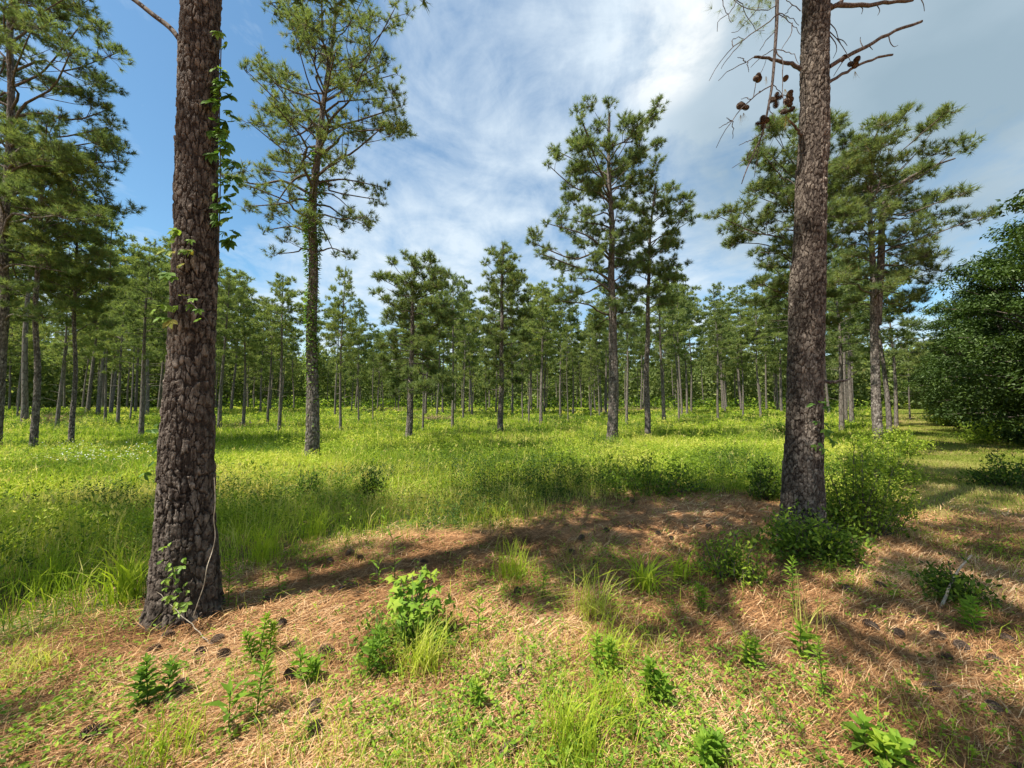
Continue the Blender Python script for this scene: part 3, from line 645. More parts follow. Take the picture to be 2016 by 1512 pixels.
# ------------------------------------------------------------------ generic pines
VAR, VAR_NEAR = [], []
def variant(seed, H, cb, wide, nn, nw, nlen, csz, cden, nl, r0=.125):
    r_ = np.random.default_rng(seed); zz = np.linspace(-.05, H, 14)
    ph = r_.uniform(0, 6); lean = r_.uniform(-.03, .03)
    xx = .09 * np.sin(zz * .45 + ph) + lean * zz; yy = .07 * np.sin(zz * .4 + ph * 2); xx -= xx[0]; yy -= yy[0]
    rr = np.interp(zz, [0, .4, H], [r0 * 1.2, r0, .02])
    env = []
    for f in np.linspace(0, 1, 9):
        b = wide * (math.sin(math.pi * (.12 + .80 * f)) ** .8) * (1.0 if f < .75 else .85)
        env.append((cb + (H - cb) * f, b * r_.uniform(.6, 1.15), b * r_.uniform(.6, 1.15)))
    wood, nd, m = pine_geo(seed, (zz, xx, yy, rr), env, nl, nn=nn, nlen=nlen, nw=nw, csz=csz, cden=cden, rise=(.0, .75))
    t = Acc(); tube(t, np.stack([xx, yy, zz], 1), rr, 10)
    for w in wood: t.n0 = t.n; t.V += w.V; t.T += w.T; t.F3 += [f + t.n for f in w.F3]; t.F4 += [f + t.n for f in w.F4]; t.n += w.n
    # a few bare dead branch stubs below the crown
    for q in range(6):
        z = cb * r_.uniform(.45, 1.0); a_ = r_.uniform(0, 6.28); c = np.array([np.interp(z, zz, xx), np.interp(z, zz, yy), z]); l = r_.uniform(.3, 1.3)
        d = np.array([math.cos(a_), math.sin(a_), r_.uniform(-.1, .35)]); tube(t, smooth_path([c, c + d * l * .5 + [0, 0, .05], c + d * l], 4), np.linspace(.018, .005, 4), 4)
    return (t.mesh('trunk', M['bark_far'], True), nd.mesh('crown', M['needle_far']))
for s in range(9):
    VAR.append(variant(100 + s, 16.0, [7.0, 5.6, 8.0, 5.0, 8.6, 6.2, 7.2, 4.6, 6.6][s], [2.5, 2.9, 2.1, 2.7, 2.2, 2.0, 2.8, 2.4, 3.0][s], 5, .042, .26, 1.25, 9, [44, 50, 36, 52, 34, 42, 46, 48, 40][s]))
for s in range(5):
    VAR_NEAR.append(variant(200 + s, 11.0, [4.6, 3.6, 5.4, 4.2, 5.0][s], [1.9, 2.1, 1.6, 1.8, 1.5][s], 8, .022, .21, 1.1, 12, 38))

def place_pine(var, x, y, H, H0, label, group, wid=1.0):
    e = empty('pine_tree', (x, y, float(zt(x, y)) - .03), label, 'tree', group)
    s = H / H0; e.scale = (s * wid, s * wid, s); e.rotation_euler.z = rng.uniform(0, 6.28)
    for nm, me in zip(('trunk', 'crown'), var): link(nm, me, e)
    return e
# individually read pines of the middle distance: u, depth, v_top, width factor, label
MID = [
 (281, 18, 500, 1.0, 'slim pine just left of the creeper clad near trunk, behind the open grass'),
 (234, 27, 560, .9, 'pale sunlit stem of a thin pine, third trunk left of the near creeper clad trunk'),
 (209, 29, 585, .8, 'thin pine with pale upper stem between two darker stems on the left'),
 (115, 24, 545, .9, 'grey pine rising behind a dead brush heap on the left'),
 (258, 33, 575, .8, 'vine wrapped thin pine close behind the slim pine left of the near trunk'),
 (36, 33, 590, .9, 'pale stemmed pine at the far left wood edge'),
 (335, 24, 490, 1.0, 'pine whose crown shows to the left of the creeper clad near trunk'),
 (551, 22, 545, 1.0, 'leaning pine standing left of the vine covered tree in the meadow'),
 (528, 28, 590, .8, 'thin dark pine just left of the leaning pine'),
 (480, 26, 565, 1.0, 'pine with spreading low crown right of the creeper clad near trunk'),
 (434, 24, 540, 1.0, 'pine half hidden directly behind the creeper clad near trunk'),
 (672, 21.5, 528, .7, 'narrow pine with sparse crown right of the vine covered tree'),
 (707, 33, 590, .8, 'thin pine with pale stem beside the narrow sparse pine'),
 (735, 36, 640, .8, 'small pine in the gap before the round topped pine'),
 (833, 22, 600, .75, 'short pine stem standing right beside the round topped pine'),
 (891, 26, 540, .8, 'slender dark stemmed pine between the round topped and ragged pines'),
 (912, 40, 585, 1.0, 'pine whose crown closes the gap left of the ragged topped pine'),
 (1065, 29, 562, 1.15, 'broad domed pine right of the ragged topped pine'),
 (1041, 32, 600, .8, 'thin pale pine just left of the broad domed pine'),
 (1029, 40, 615, .8, 'far thin pine left of the broad domed pine, second of a pair'),
 (1118, 36, 640, .8, 'low topped pine in the sky gap left of the tallest meadow pine'),
 (1163, 40, 655, .8, 'small far pine framed under the tallest pine\'s lower limbs'),
 (1233, 29, 570, .9, 'pine between the tallest meadow pine and its shorter neighbour'),
 (1306, 30, 540, 1.1, 'pine with grey stem rising out of pale dead stalks'),
 (1336, 36, 560, 1.0, 'dark pine right of the pale dead stalks'),
 (1413, 35, 560, 1.0, 'lone topped pine standing clear against the cloud, pale stem'),
 (1462, 42, 610, 1.0, 'pine right of the lone topped pine, lower than it'),
 (1497, 40, 600, 1.2, 'broad pine just left of the scarred near trunk'),
 (1655, 22, 500, 1.1, 'dark stemmed pine first to the right of the scarred near trunk'),
 (1676, 28, 520, 1.0, 'paler stemmed pine second to the right of the scarred near trunk'),
 (1748, 19, 500, 1.1, 'pine close behind the forked pine, on its right side'),
 (1762, 26, 560, 1.0, 'thin pine right behind the forked pine beside the track'),
 (1790, 34, 640, 1.0, 'pine overhanging the far end of the track'),
]
taken = []
for i, (u, d, vt, wd, lab) in enumerate(MID):
    p = at_depth(u, 800, d); zt_top = at_depth(u, vt, d)[2]; H = zt_top - float(zt(p[0], d)); v = VAR_NEAR[i % 5] if d < 31 else VAR[i % 9]
    place_pine(v, p[0], d, H, 11.0 if d < 31 else 16.0, lab, GF, wid=wd); taken.append((p[0], d))
for h in HERO: taken.append((h[0], h[1]))
nfar = 0; tries = 0
FL = {0: 'slim pine in the crowded stand along the back of the meadow, like its neighbours', 1: 'slim pine in the dense shady stand behind the left of the meadow', 2: 'slim pine in the stand behind the scarred near trunk and the forked pine'}
while nfar < 222 and tries < 9000:
    tries += 1
    y = math.sqrt(rng.uniform(36 ** 2, 98 ** 2)) if rng.uniform() < .86 else rng.uniform(26, 45)
    x = rng.uniform(-1, 1) * (1.5 * y + 4)
    u = 1008 + 728 * x / y
    if y < 45 and not (u < 330 or 1600 < u < 1760): continue
    if x > .93 * y: continue
    if y < 78 and abs(y - (72 - .0009 * x * x + .02 * x)) < 4: continue
    if 440 < u < 1560 and y < 42 and rng.uniform() < .6: continue
    if any((x - a) ** 2 + (y - b) ** 2 < (9 if y < 60 else 5) for a, b in taken): continue
    taken.append((x, y)); nfar += 1
    H = rng.uniform(14.0, 21.0) + (1.5 if u < 400 else 0) - (3.5 if 640 < u < 760 or 1100 < u < 1190 else 0)
    k = 1 if u < 420 else (2 if u > 1560 else 0)
    place_pine(VAR[nfar % 9], x, y, H, 16.0, FL[k], ['pines of the stand behind the meadow', 'pines of the dark stand on the left', 'pines of the stand on the right'][k], wid=rng.uniform(.85, 1.2))

# far wood: one mass of leaf clumps behind everything
def far_wood():
    a = Acc(); n = 120000
    # a solid uneven core keeps the sky from showing through the depth of the wood
    aa = np.linspace(-1.2, 1.2, 400); lev = np.linspace(0, 1, 14); AA, LL = np.meshgrid(aa, lev); rad = 118 + 7 * fbm(AA * 30, LL * 4, 151, 3)
    CX, CY = rad * np.sin(AA) * 1.15, rad * np.cos(AA) + 5; tp = 10.5 + 5.5 * fbm(CX * .11, CY * .11, 131, 3) + 2.5 * (vnoise(CX * .6, CY * .6, 133) - .5)
    i = np.arange(13)[:, None] * 400; j = np.arange(399)[None]; a.add(np.stack([CX, CY, zt(CX, CY) - .2 + LL * tp], -1).reshape(-1, 3), np.stack([i + j, i + j + 1, i + 400 + j + 1, i + 400 + j], -1).reshape(-1, 4), .12)
    ang = rng.uniform(-1.12, 1.12, n); dist = rng.uniform(100, 125, n); x = dist * np.sin(ang) * 1.15; y = dist * np.cos(ang) + 5
    top = 11 + 5.5 * fbm(x * .11, y * .11, 131, 3) + 3.0 * (vnoise(x * .5, y * .5, 133) - .5)
    f = rng.uniform(0, 1, n) ** .8; z = zt(x, y) + f * top
    D = rng.normal(size=(n, 3)); L = rng.uniform(.5, 1.2, n)
    leaves(a, np.stack([x, y, z], 1), D, L, L * .6, np.clip(rng.normal(.42, .2, n), 0, .9), up=unit(rng.normal(size=(n, 3))))
    tag(link('far_woods', a.mesh('far_woods', M['needle_far'])), 'far wood closing the view behind the pines', 'woods', kind='stuff')
    b = Acc(); n = 34000                                       # understory growth at the foot of the stand
    x = rng.uniform(-1, 1, n) * 150; y = rng.uniform(78, 96, n); cl = sstep(.35, .6, fbm(x * .12, y * .12, 141, 2)); x, y = keep(x, y, .25 + .75 * cl); n = len(x)
    top = (.8 + 3.2 * fbm(x * .25, y * .25, 143, 3)); z = zt(x, y) + rng.uniform(0, 1, n) * top; L = rng.uniform(.3, .7, n)
    leaves(b, np.stack([x, y, z], 1), rng.normal(size=(n, 3)), L, L * .6, np.clip(rng.normal(.35, .22, n), 0, 1), up=unit(rng.normal(size=(n, 3))))
    tag(link('undergrowth', b.mesh('undergrowth', M['weed'])), 'green undergrowth at the foot of the far stand', 'undergrowth', kind='stuff')
far_wood()

# ------------------------------------------------------------------ broadleaf trees of the hedge line
def leaf_tree(seed, H, rad, low=.25, nleaf=26000, ls=.12, tint=.5):
    r_ = np.random.default_rng(seed); lf = Acc()
    t = wood = Acc(); tp = smooth_path([[0, 0, -.1], [.1, .05, H * .3], [-.1, .1, H * .6], [.05, 0, H * .85]], 10)
    tube(t, tp, np.linspace(.19, .03, 10), 10)
    nb = 66; C = []
    for k in range(nb):
        f = r_.uniform(0, 1) ** .9; z = low + (H - low) * f; a_ = k * 2.4 + r_.uniform(-.4, .4)
        pr = rad * (math.sin(math.pi * min(.16 + .78 * f, 1)) ** .6) * r_.uniform(.5, 1.25)
        c = np.array([math.cos(a_) * pr, math.sin(a_) * pr, z]); s = tp[min(9, int(f * 6) + 1)]
        tube(wood, smooth_path([s, (s + c) / 2 + [0, 0, .3], c], 6), np.linspace(.05, .008, 6), 4); C.append((c, r_.uniform(.35, .95)))
        C.append((c * [.55, .55, 1] + [0, 0, -.1], r_.uniform(.4, .8)))
    idx = r_.integers(0, len(C), nleaf); cc = np.array([C[i][0] for i in idx]); cr = np.array([C[i][1] for i in idx])
    # leaves lie in flat tilted sprays round each clump
    q = r_.normal(size=(nleaf, 3)); q = unit(q) * (r_.uniform(0, 1, nleaf) ** .5)[:, None] * cr[:, None] * [1.15, 1.15, .55]
    lay = np.round(q[:, 2] / .16) * .16; q[:, 2] = lay + r_.normal(0, .03, nleaf) - .12 * np.hypot(q[:, 0], q[:, 1]) ** 2
    P = cc + q; D = unit(q * [1, 1, .2] + r_.normal(0, .4, (nleaf, 3)) + [0, 0, -.15]); L = ls * r_.uniform(.6, 1.4, nleaf)
    tn = np.clip(tint + .25 * (r_.uniform(size=len(C))[idx] - .5) + r_.normal(0, .14, nleaf), 0, 1)
    global rng
    sv = rng; rng = r_
    leaves(lf, P, D, L, L * .55, tn, fold=.05, droop=.15); rng = sv
    return t.mesh('trunk', M['bark_mid'], True), lf.mesh('crown', M['leaf'])
LT = [leaf_tree(301, 10, 3.1, .5, 46000, .13), leaf_tree(302, 9, 2.8, .4, 42000, .13, .5), leaf_tree(303, 8, 2.7, .3, 36000, .14, .55)]
HED = [
 (17.4, 8.6, 1.0, 0, 'broadleaf tree at the photo\'s right edge with its sunlit twigs hanging into the sky'),
 (20.2, 12.6, .98, 1, 'dark broadleaf tree nearest the shaded patch of track grass'),
 (23.6, 16.4, .98, 0, 'tallest rounded broadleaf tree in the hedge row'),
 (27.2, 20.4, .95, 2, 'broadleaf tree with low boughs sweeping over the track edge'),
 (32.2, 25.0, 1.05, 1, 'broadleaf tree next beyond the low swept boughs in the hedge row'),
 (38.5, 31.5, 1.0, 0, 'smaller looking broadleaf tree near the far end of the hedge row'),
 (48, 41, 1.05, 2, 'last broadleaf tree at the far end of the hedge row'),
 (24.5, 12.0, .95, 2, 'broadleaf tree filling the gap behind the front of the hedge row'),
 (31, 18.5, 1.1, 1, 'broadleaf tree behind the hedge row, showing only between crowns'),
]
for x, y, s, v, lab in HED:
    e = empty('broadleaf_tree', (x, y, float(zt(x, y))), lab, 'tree', 'broadleaf trees along the track'); e.scale = (s,) * 3; e.rotation_euler.z = rng.uniform(0, 6)
    for nm, me in zip(('trunk', 'crown'), LT[v]): link(nm, me, e)

# ------------------------------------------------------------------ NEAR LEFT TRUNK
YL = 2.93
rowsL = [(1262, 268, 452), (1235, 284, 443), (1215, 296, 436), (1180, 300, 433), (1100, 304, 429), (1000, 311, 423), (900, 314, 422), (800, 322, 423), (700, 329, 423), (600, 336, 428), (500, 341, 431), (400, 343, 431), (300, 345, 431), (200, 349, 432), (100, 351, 434), (0, 356, 437), (-250, 366, 442)]
zs, xs, rs = from_px(rowsL, YL)
zs = list(zs); zs[0] = -.08
zs += [9.5, 14.5]; xs += [xs[-1] + .12, xs[-1] + .2]; rs += [.115, .03]
near_l = empty('pine_tree', (xs[1], YL, 0), 'thick near pine trunk on the left with creeper climbing both sides', 'tree', 'near pines')
me = plate_trunk(zs[:-2], xs[:-2], [YL] * (len(zs) - 2), rs[:-2], 24, .105, 480, 1250, .021, 3, .24, scar=[(1.75, 2.35, -1.9, 1.0, .35)])
o = link('trunk', me, near_l); o.location = -near_l.location
me2 = plate_trunk([zs[-3] - .01, zs[-2], zs[-1]], [xs[-3], xs[-2], xs[-1]], [YL] * 3, rs[-3:], 20, .12, 60, 300, .02, 3); o = link('upper_trunk', me2, near_l); o.location = -near_l.location
def near_crown(parent, cx, cy, z0, z1, env, seed, nl):
    zz = np.linspace(4.0, z1, 14); xx = np.full(14, cx); yy = np.full(14, cy); rr = np.linspace(.15, .03, 14)
    wood, nd, m = pine_geo(seed, (zz, xx, yy, rr), env, nl, nn=12, nlen=.17, nw=.013, csz=1.05, cden=15, rise=(.1, .8), ysq=.85)
    for nm, a, mt in [('crown', nd, M['needle'])] + [('branch', w, M['bark_mid']) for w in wood]:
        o = link(nm, a.mesh(nm, mt), parent); o.location = -parent.location
near_crown(near_l, xs[-2], YL, 6.5, 14.6, [(6.5, 1.0, 1.3), (7.5, 1.9, 2.2), (8.6, 2.8, 3.4), (9.6, 3.0, 3.6), (11, 2.8, 3.0), (12.5, 2.2, 2.3), (14.6, .5, .5)], 401, 60)
def px_tube(parent, name, pts, Y, w0, w1, mt, n=16, sides=8, dy=0.0, wob=.0, label=None):
    """pixel polyline traced at a depth (dy: depth change towards the tip) with pixel widths"""
    m = len(pts); P = np.array([at_depth(u, v, Y + dy * i / (m - 1)) for i, (u, v) in enumerate(pts)]); P = smooth_path(P, n)
    if wob: P[1:-1] += np.random.default_rng(len(pts)).normal(0, wob, P[1:-1].shape)
    a = Acc(); s = Y / FPX; tube(a, P, np.linspace(w0, w1, n) / 2 * s, sides, .4)
    o = link(name, a.mesh(name, mt, True), parent)
    if parent is not None: o.location = -parent.location
    return o
px_tube(near_l, 'limb', [(358, 84), (335, 55), (300, 28), (262, -2), (200, -45)], YL, 11, 8, M['bark_mid'])

# ------------------------------------------------------------------ NEAR RIGHT TRUNK
YR = 4.55
rowsR = [(1085, 1522, 1634), (1060, 1528, 1630), (1000, 1535, 1625), (950, 1538, 1622), (850, 1546, 1620), (750, 1549, 1622), (650, 1552, 1623), (550, 1553, 1625), (500, 1561, 1625), (350, 1566, 1627), (300, 1570, 1633), (200, 1574, 1633), (120, 1574, 1633), (0, 1578, 1636), (-200, 1582, 1634)]
zr, xr, rr_ = from_px(rowsR, YR); zr = list(zr); zr[0] = -.08
near_r = empty('pine_tree', (xr[1], YR, 0), 'thick near pine trunk on the right with a long bark wound and broken branch stubs', 'tree', 'near pines')
aim = math.atan2(-YR, -xr[4])                       # angle on the trunk that faces the camera
me = plate_trunk(zr, xr, [YR] * len(zr), rr_, 28, .095, 500, 1450, .018, 5, .2, scar=[(.95, 2.6, aim + .25, .55, .75), (4.2, 5.3, aim + 1.0, .35, .7), (.4, 1.5, aim + .35, .4, .9)])
o = link('trunk', me, near_r); o.location = -near_r.location
me2 = plate_trunk([zr[-1] - .01, 10, 15], [xr[-1], xr[-1] + .05, xr[-1] + .1], [YR] * 3, [rr_[-1], .12, .03], 20, .12, 60, 300, .02, 6); o = link('upper_trunk', me2, near_r); o.location = -near_r.location
near_crown(near_r, xr[-1] + .05, YR, 9.6, 15, [(10.2, 2.2, 3.0), (11, 2.6, 3.0), (12.5, 2.4, 2.6), (14, 1.6, 1.6), (15, .4, .4)], 402, 40)
BR = [([(1633, 12), (1655, 9), (1683, 10), (1725, 8), (1758, 4), (1798, 0)], 10, 5, 0),
      ([(1632, 132), (1660, 114), (1683, 103), (1711, 89), (1744, 69), (1776, 55), (1815, 42)], 9, 5, -.1),
      ([(1631, 163), (1660, 145), (1692, 127), (1725, 114), (1757, 108)], 6.5, 4, .1),
      ([(1577, 137), (1557, 125), (1538, 121), (1515, 115), (1485, 112)], 8, 4.5, 0),
      ([(1576, 268), (1566, 250), (1553, 238)], 5, 4, -.15),
      ([(1622, 752), (1640, 752), (1655, 749), (1673, 747)], 7, 3, -.1),
      ([(1640, 14), (1652, 6), (1668, -12)], 9, 6, 0)]
brs = [px_tube(near_r, 'broken_branch', p, YR, a, b, M['twig'], 14, 8, dy, .006) for p, a, b, dy in BR]
HANG = px_tube(near_r, 'hanging_branch', [(1533, -60), (1530, 0), (1529, 47), (1526, 93), (1521, 159), (1514, 203), (1501, 263), (1487, 294), (1469, 336), (1460, 362)], YR - .15, 8, 1.6, M['twig'], 26, 7)
TW = [[(1531, 26), (1511, 47), (1485, 63), (1466, 77), (1443, 91), (1427, 112), (1410, 133), (1396, 159)],
      [(1466, 77), (1450, 95), (1430, 118), (1420, 135)], [(1443, 91), (1441, 80), (1452, 74), (1466, 77)],
      [(1521, 167), (1497, 180), (1476, 198), (1455, 219), (1441, 238), (1424, 263), (1410, 291)],
      [(1441, 238), (1428, 244), (1415, 252)], [(1441, 238), (1443, 255), (1442, 273)], [(1441, 238), (1430, 232)],
      [(1476, 198), (1470, 192), (1459, 195)], [(1476, 198), (1484, 190), (1488, 160), (1500, 140), (1508, 118)],
      [(1527, 97), (1534, 110), (1541, 117), (1541, 150), (1541, 186), (1548, 217)],
      [(1521, 167), (1530, 175), (1545, 190), (1552, 200)],
      [(1485, 112), (1466, 124), (1436, 138), (1425, 148), (1414, 159)], [(1466, 124), (1462, 115), (1452, 113)], [(1472, 122), (1474, 142)],
      [(1526, 97), (1508, 106), (1492, 118), (1478, 133)],
      [(1527, 98), (1548, 102), (1562, 108), (1572, 125)], [(1531, 27), (1553, 42), (1566, 56), (1576, 68)], [(1531, 26), (1545, 30), (1560, 38), (1573, 50)],
      [(1560, 45), (1556, 70), (1545, 85), (1538, 100)], [(1576, 22), (1560, 9), (1543, -4), (1525, -20)], [(1560, 9), (1548, 25), (1538, 35)],
      [(1501, 263), (1480, 275), (1468, 280), (1455, 286)], [(1487, 294), (1478, 300), (1466, 314), (1441, 331)], [(1494, 280), (1489, 320), (1484, 350)],
      [(1477, 320), (1470, 310), (1480, 290)], [(1512, 210), (1520, 225), (1525, 240)],
      [(1450, 0), (1462, 6), (1466, 25), (1478, 42), (1490, 60), (1505, 60)], [(1450, 0), (1444, 15), (1432, 28), (1414, 42), (1412, 62)],
      [(1420, -10), (1424, 10), (1432, 30), (1440, 45)], [(1500, -10), (1490, 20), (1470, 40), (1455, 60), (1440, 64)], [(1530, 10), (1510, 20), (1480, 18), (1455, 8), (1440, -6)],
      [(1530, 60), (1512, 75), (1500, 92), (1496, 100)]]
for i, t in enumerate(TW):
    o = px_tube(near_r, 'twig', t, YR - .15, 2.6 if i in (0, 3, 9) else 1.9, 1.0, M['twig'], 10, 5, (i % 3 - 1) * .18, .004)
    o.parent = HANG; o.location = (0, 0, 0)
TW2 = [[(1633, 62), (1648, 77), (1664, 100), (1676, 124)], [(1633, 45), (1645, 58), (1650, 75), (1655, 85)], [(1634, 70), (1645, 85), (1647, 100), (1640, 115)], [(1648, 76), (1660, 80), (1668, 90)],
       [(1660, 120), (1650, 135), (1641, 150)], [(1700, 95), (1694, 82), (1694, 73)], [(1711, 90), (1718, 98)], [(1750, 72), (1753, 84), (1760, 92), (1768, 89)], [(1683, 10), (1698, 16), (1696, 28)], [(1725, 8), (1732, 20), (1728, 30)], [(1812, -4), (1818, 8), (1820, 22)]]
for i, t in enumerate(TW2): px_tube(near_r, 'twig', t, YR, 2.0, 1.0, M['twig'], 8, 5, (i % 3 - 1) * .1)

def cone_mesh(open_=.5, seed=1):
    a = Acc(); n = 110; k = np.arange(n); f = (k + .5) / n; ph = k * 2.39996
    prof = .021 * np.sin(np.pi * (.10 + .84 * f)) ** .75
    Dh = np.stack([np.cos(ph), np.sin(ph), 0 * ph], 1); P = Dh * (prof * .35)[:, None] + np.array([0, 0, .09]) * f[:, None]
    D = unit(Dh * 1.0 + np.array([0, 0, .40])); L = prof * 1.25 + .003; S = np.stack([-np.sin(ph), np.cos(ph), 0 * ph], 1) * (.0095 * (.5 + prof / .03 * .6))[:, None]
    tip = P + D * L[:, None]; dn = np.array([0, 0, -.004])
    V = np.stack([P - S * .5, P + S * .5, tip + S, tip - S, tip + dn + D * .004], 1); i = k[:, None] * 5
    a.add2(V.reshape(-1, 3), i + np.array([0, 1, 2, 3]), i + np.array([3, 2, 4]), .5)
    tube(a, np.array([[0, 0, -.004], [0, 0, .02], [0, 0, .06], [0, 0, .088]]), [.006, .013, .012, .003], 8, .2)
    return a.mesh('pine_cone', M['cone'])
CONE = cone_mesh()
def put_cone(p, d, s, parent):
    o = link('cone', CONE, parent); o.rotation_euler = Vector(d).to_track_quat('Z', 'Y').to_euler(); o.scale = (s,) * 3
    o.location = Vector(p) - (near_r.location if parent is near_r else Vector()); return o
CL = [(1492, 158, [(-.2, .95), (.1, 1.0), (.55, .8), (-1, .1)]), (1462, 212, [(-.35, .9), (.3, .9), (-1, .05), (1, .0)]), (1501, 243, [(-.9, .35), (-.1, 1), (.6, .5), (.3, -1), (-.3, .6)]),
      (1527, 196, [(0, 1), (-.8, -.1), (.4, -.6), (.8, .2)]), (1550, 186, [(.8, .5), (1, .1)]), (1551, 204, [(1, .15), (-.7, .1), (.4, .6)]), (1551, 220, [(1, .5), (-1, .0)]), (1545, 160, [(.3, .9)]), (1497, 180, [(.1, .2)]),
      (1657, 122, [(.3, 1)]), (1681, 128, [(-.9, .25), (.9, .35), (.4, 1)])]
for i, (u, v, ds) in enumerate(CL):
    for j, (a, b) in enumerate(ds):
        Y = YR - .15 if i < 9 else YR; put_cone(at_depth(u, v, Y), (a, ((j * 7 + i) % 3 - 1) * .5, b), (1.0 if i != 8 else .4) * (.85 + .1 * (j % 3)), HANG if i < 9 else near_r)
def near_needles():
    a = Acc()
    r_ = np.random.default_rng(5)
    for k in range(60):
        u = 1480 + r_.normal(0, 26); v = -15 + abs(r_.normal(0, 42)); p = at_depth(u, v, YR - .15 + r_.normal(0, .15)); n = 26
        d = unit(r_.normal(size=3) + [0, 0, -.5]); D = unit(d + r_.normal(0, .55, (n, 3))); needles(a, np.repeat(p[None], n, 0), D, r_.uniform(.07, .14, n), .0022, np.clip(r_.normal(.55, .25, n), 0, 1))
    for (u, v) in [(1464, 222), (1458, 226), (1548, 228), (1546, 240), (1501, 255), (1683, 140), (1552, 232), (1508, 150), (1545, 175)]:
        p = at_depth(u, v, YR - .15); n = 22; D = unit(np.array([0, 0, -1]) + r_.normal(0, .22, (n, 3))); needles(a, np.repeat(p[None], n, 0), D, r_.uniform(.08, .16, n), .002, 1.0)
    o = link('needles', a.mesh('needles', M['needle']), near_r); o.location = -near_r.location
near_needles()

# a pine standing behind the viewpoint: only its crown's shade falls in the view
sh = place_pine(VAR_NEAR[1], -9.2, -2.9, 15.5, 11.0, 'pine behind the viewpoint whose crown shades the straw', GF, .9)
sh2 = place_pine(VAR_NEAR[3], -9.0, 1.8, 14.5, 11.0, 'pine beside the viewpoint whose crown shades the near left trunk', GF, 1.05)

sh3 = place_pine(VAR_NEAR[0], -1.6, -.9, 23, 11.0, 'unseen pine behind the viewpoint, stretched tall for shading the straw at the right', GF, .68)  # unseen; height and narrow crown set by where its shade should land
# ------------------------------------------------------------------ creepers
def leaflet(acc, p, d, L, w, tone, up):
    """a longer leaf with 6 points, slightly folded"""
    d = unit(d); s = unit(np.cross(d, up)); n = np.cross(s, d)
    V = np.array([p, p + d * L * .3 - s * w * .42, p + d * L * .62 - s * w * .45, p + d * L - n * L * .12, p + d * L * .62 + s * w * .45, p + d * L * .3 + s * w * .42, p + d * L * .3 - n * w * .12, p + d * L * .62 - n * w * .1 - n * L * .02])
    base = acc.n
    acc.add(V, np.array([[0, 1, 6, 6], ])[:, :3], tone)
    acc.F3.append(np.array([[0, 6, 5], [2, 3, 7], [7, 3, 4]]) + base); acc.F4.append(np.array([[1, 2, 7, 6], [6, 7, 4, 5]]) + base)
def creeper(name, spots, Y, size, label, seed, stem=None, mt='vine', tone=(.3, .8), nleaf=5, depth=.06, sz_jit=.3, parent_name=None):
    r_ = np.random.default_rng(seed); a = Acc(); base = at_depth(spots[0][0], spots[0][1], Y)
    for (u, v) in spots:
        p = at_depth(u, v, Y) + np.array([0, r_.uniform(-depth, depth), 0]); hang = unit(np.array([r_.normal(0, .6), -.35 + r_.normal(0, .25), -.55 + r_.normal(0, .35)]))
        tn = r_.uniform(*tone); side = unit(np.cross(hang, [0, 0, 1.0])); sz = size * r_.uniform(1 - sz_jit, 1 + sz_jit)
        for q in np.linspace(-1, 1, nleaf):
            d = unit(hang * (1.0 - .35 * abs(q)) + side * q * 1.05 + np.array([0, 0, -.25 + .25 * abs(q)])); leaflet(a, p, d, sz * (1 - .28 * abs(q)), sz * .42, np.clip(tn + r_.normal(0, .06), 0, .92), unit(np.array([r_.normal(0, .3), -1.1, .8])))
    e = empty(name, tuple(base), label, 'vine', 'creepers on the near trunks')
    o = link('leaves', a.mesh('leaves', M[mt]), e); o.location = -e.location
    if stem:
        s = Acc(); P = smooth_path([at_depth(u, v, Y) for u, v in stem], 24); tube(s, P, .004, 5, .4); o = link('stem', s.mesh('stem', M['twig'], True), e); o.location = -e.location
    return e
r_ = np.random.default_rng(77)
sp = []
for v in np.arange(140, 480, 5.0):
    w = 8 + 22 * math.sin(min(1, (v - 120) / 200) * math.pi / 2) * (1 if v < 400 else .7)
    sp.append((430 + r_.uniform(0, w), v + r_.uniform(-5, 5)))
sp += [(424, 172), (420, 262), (424, 308), (440, 74), (446, 86), (437, 140)]
creeper('creeper_vine', sp, YL - .03, .088, 'green five leaved creeper hanging off the upper right side of the near left trunk', 1, [(436, 60), (434, 140), (432, 220), (434, 330), (432, 430), (430, 490)])
sp = [(350, 452), (345, 462), (362, 458), (335, 470), (372, 470), (357, 486), (345, 498), (328, 492), (366, 488), (352, 515), (340, 540), (330, 512), (345, 548), (353, 577), (366, 595), (388, 590), (398, 610), (403, 630), (318, 612), (308, 622), (330, 625), (338, 630), (322, 600), (345, 600)]
creeper('creeper_vine', sp, YL - .24, .075, 'yellow green creeper leaves across the left side of the near left trunk at mid height', 2, [(352, 450), (346, 520), (350, 570), (370, 590), (400, 620), (412, 640)], tone=(.55, .9), nleaf=4)
sp = [(332, 1098), (338, 1108), (348, 1105), (334, 1120), (345, 1125), (352, 1118), (338, 1140), (350, 1140), (335, 1152), (348, 1160), (360, 1152), (352, 1172), (342, 1178), (362, 1178), (371, 1184), (350, 1190), (344, 1196), (360, 1198), (366, 1165), (340, 1168), (318, 1078), (326, 1072), (310, 1148)]
creeper('creeper_vine', sp, YL - .275, .046, 'small pale leaved vine low on the near left trunk just above the straw', 3, [(330, 1075), (338, 1110), (345, 1150), (352, 1200), (356, 1215)], tone=(.6, .9), nleaf=3)
sp = [(300, 835), (306, 850), (300, 868), (312, 882), (296, 910), (290, 930), (310, 845)]
creeper('creeper_vine', sp, YL - .05, .06, 'few dark creeper leaves sticking out left of the near left trunk over the meadow', 4, [(318, 830), (312, 870), (308, 940)], tone=(.1, .35), nleaf=3)
sp = [(1614, 830), (1622, 832), (1632, 840), (1640, 848), (1618, 845), (1634, 862), (1640, 868), (1612, 872), (1606, 876), (1618, 876), (1630, 884), (1606, 792), (1600, 795), (1620, 800)]
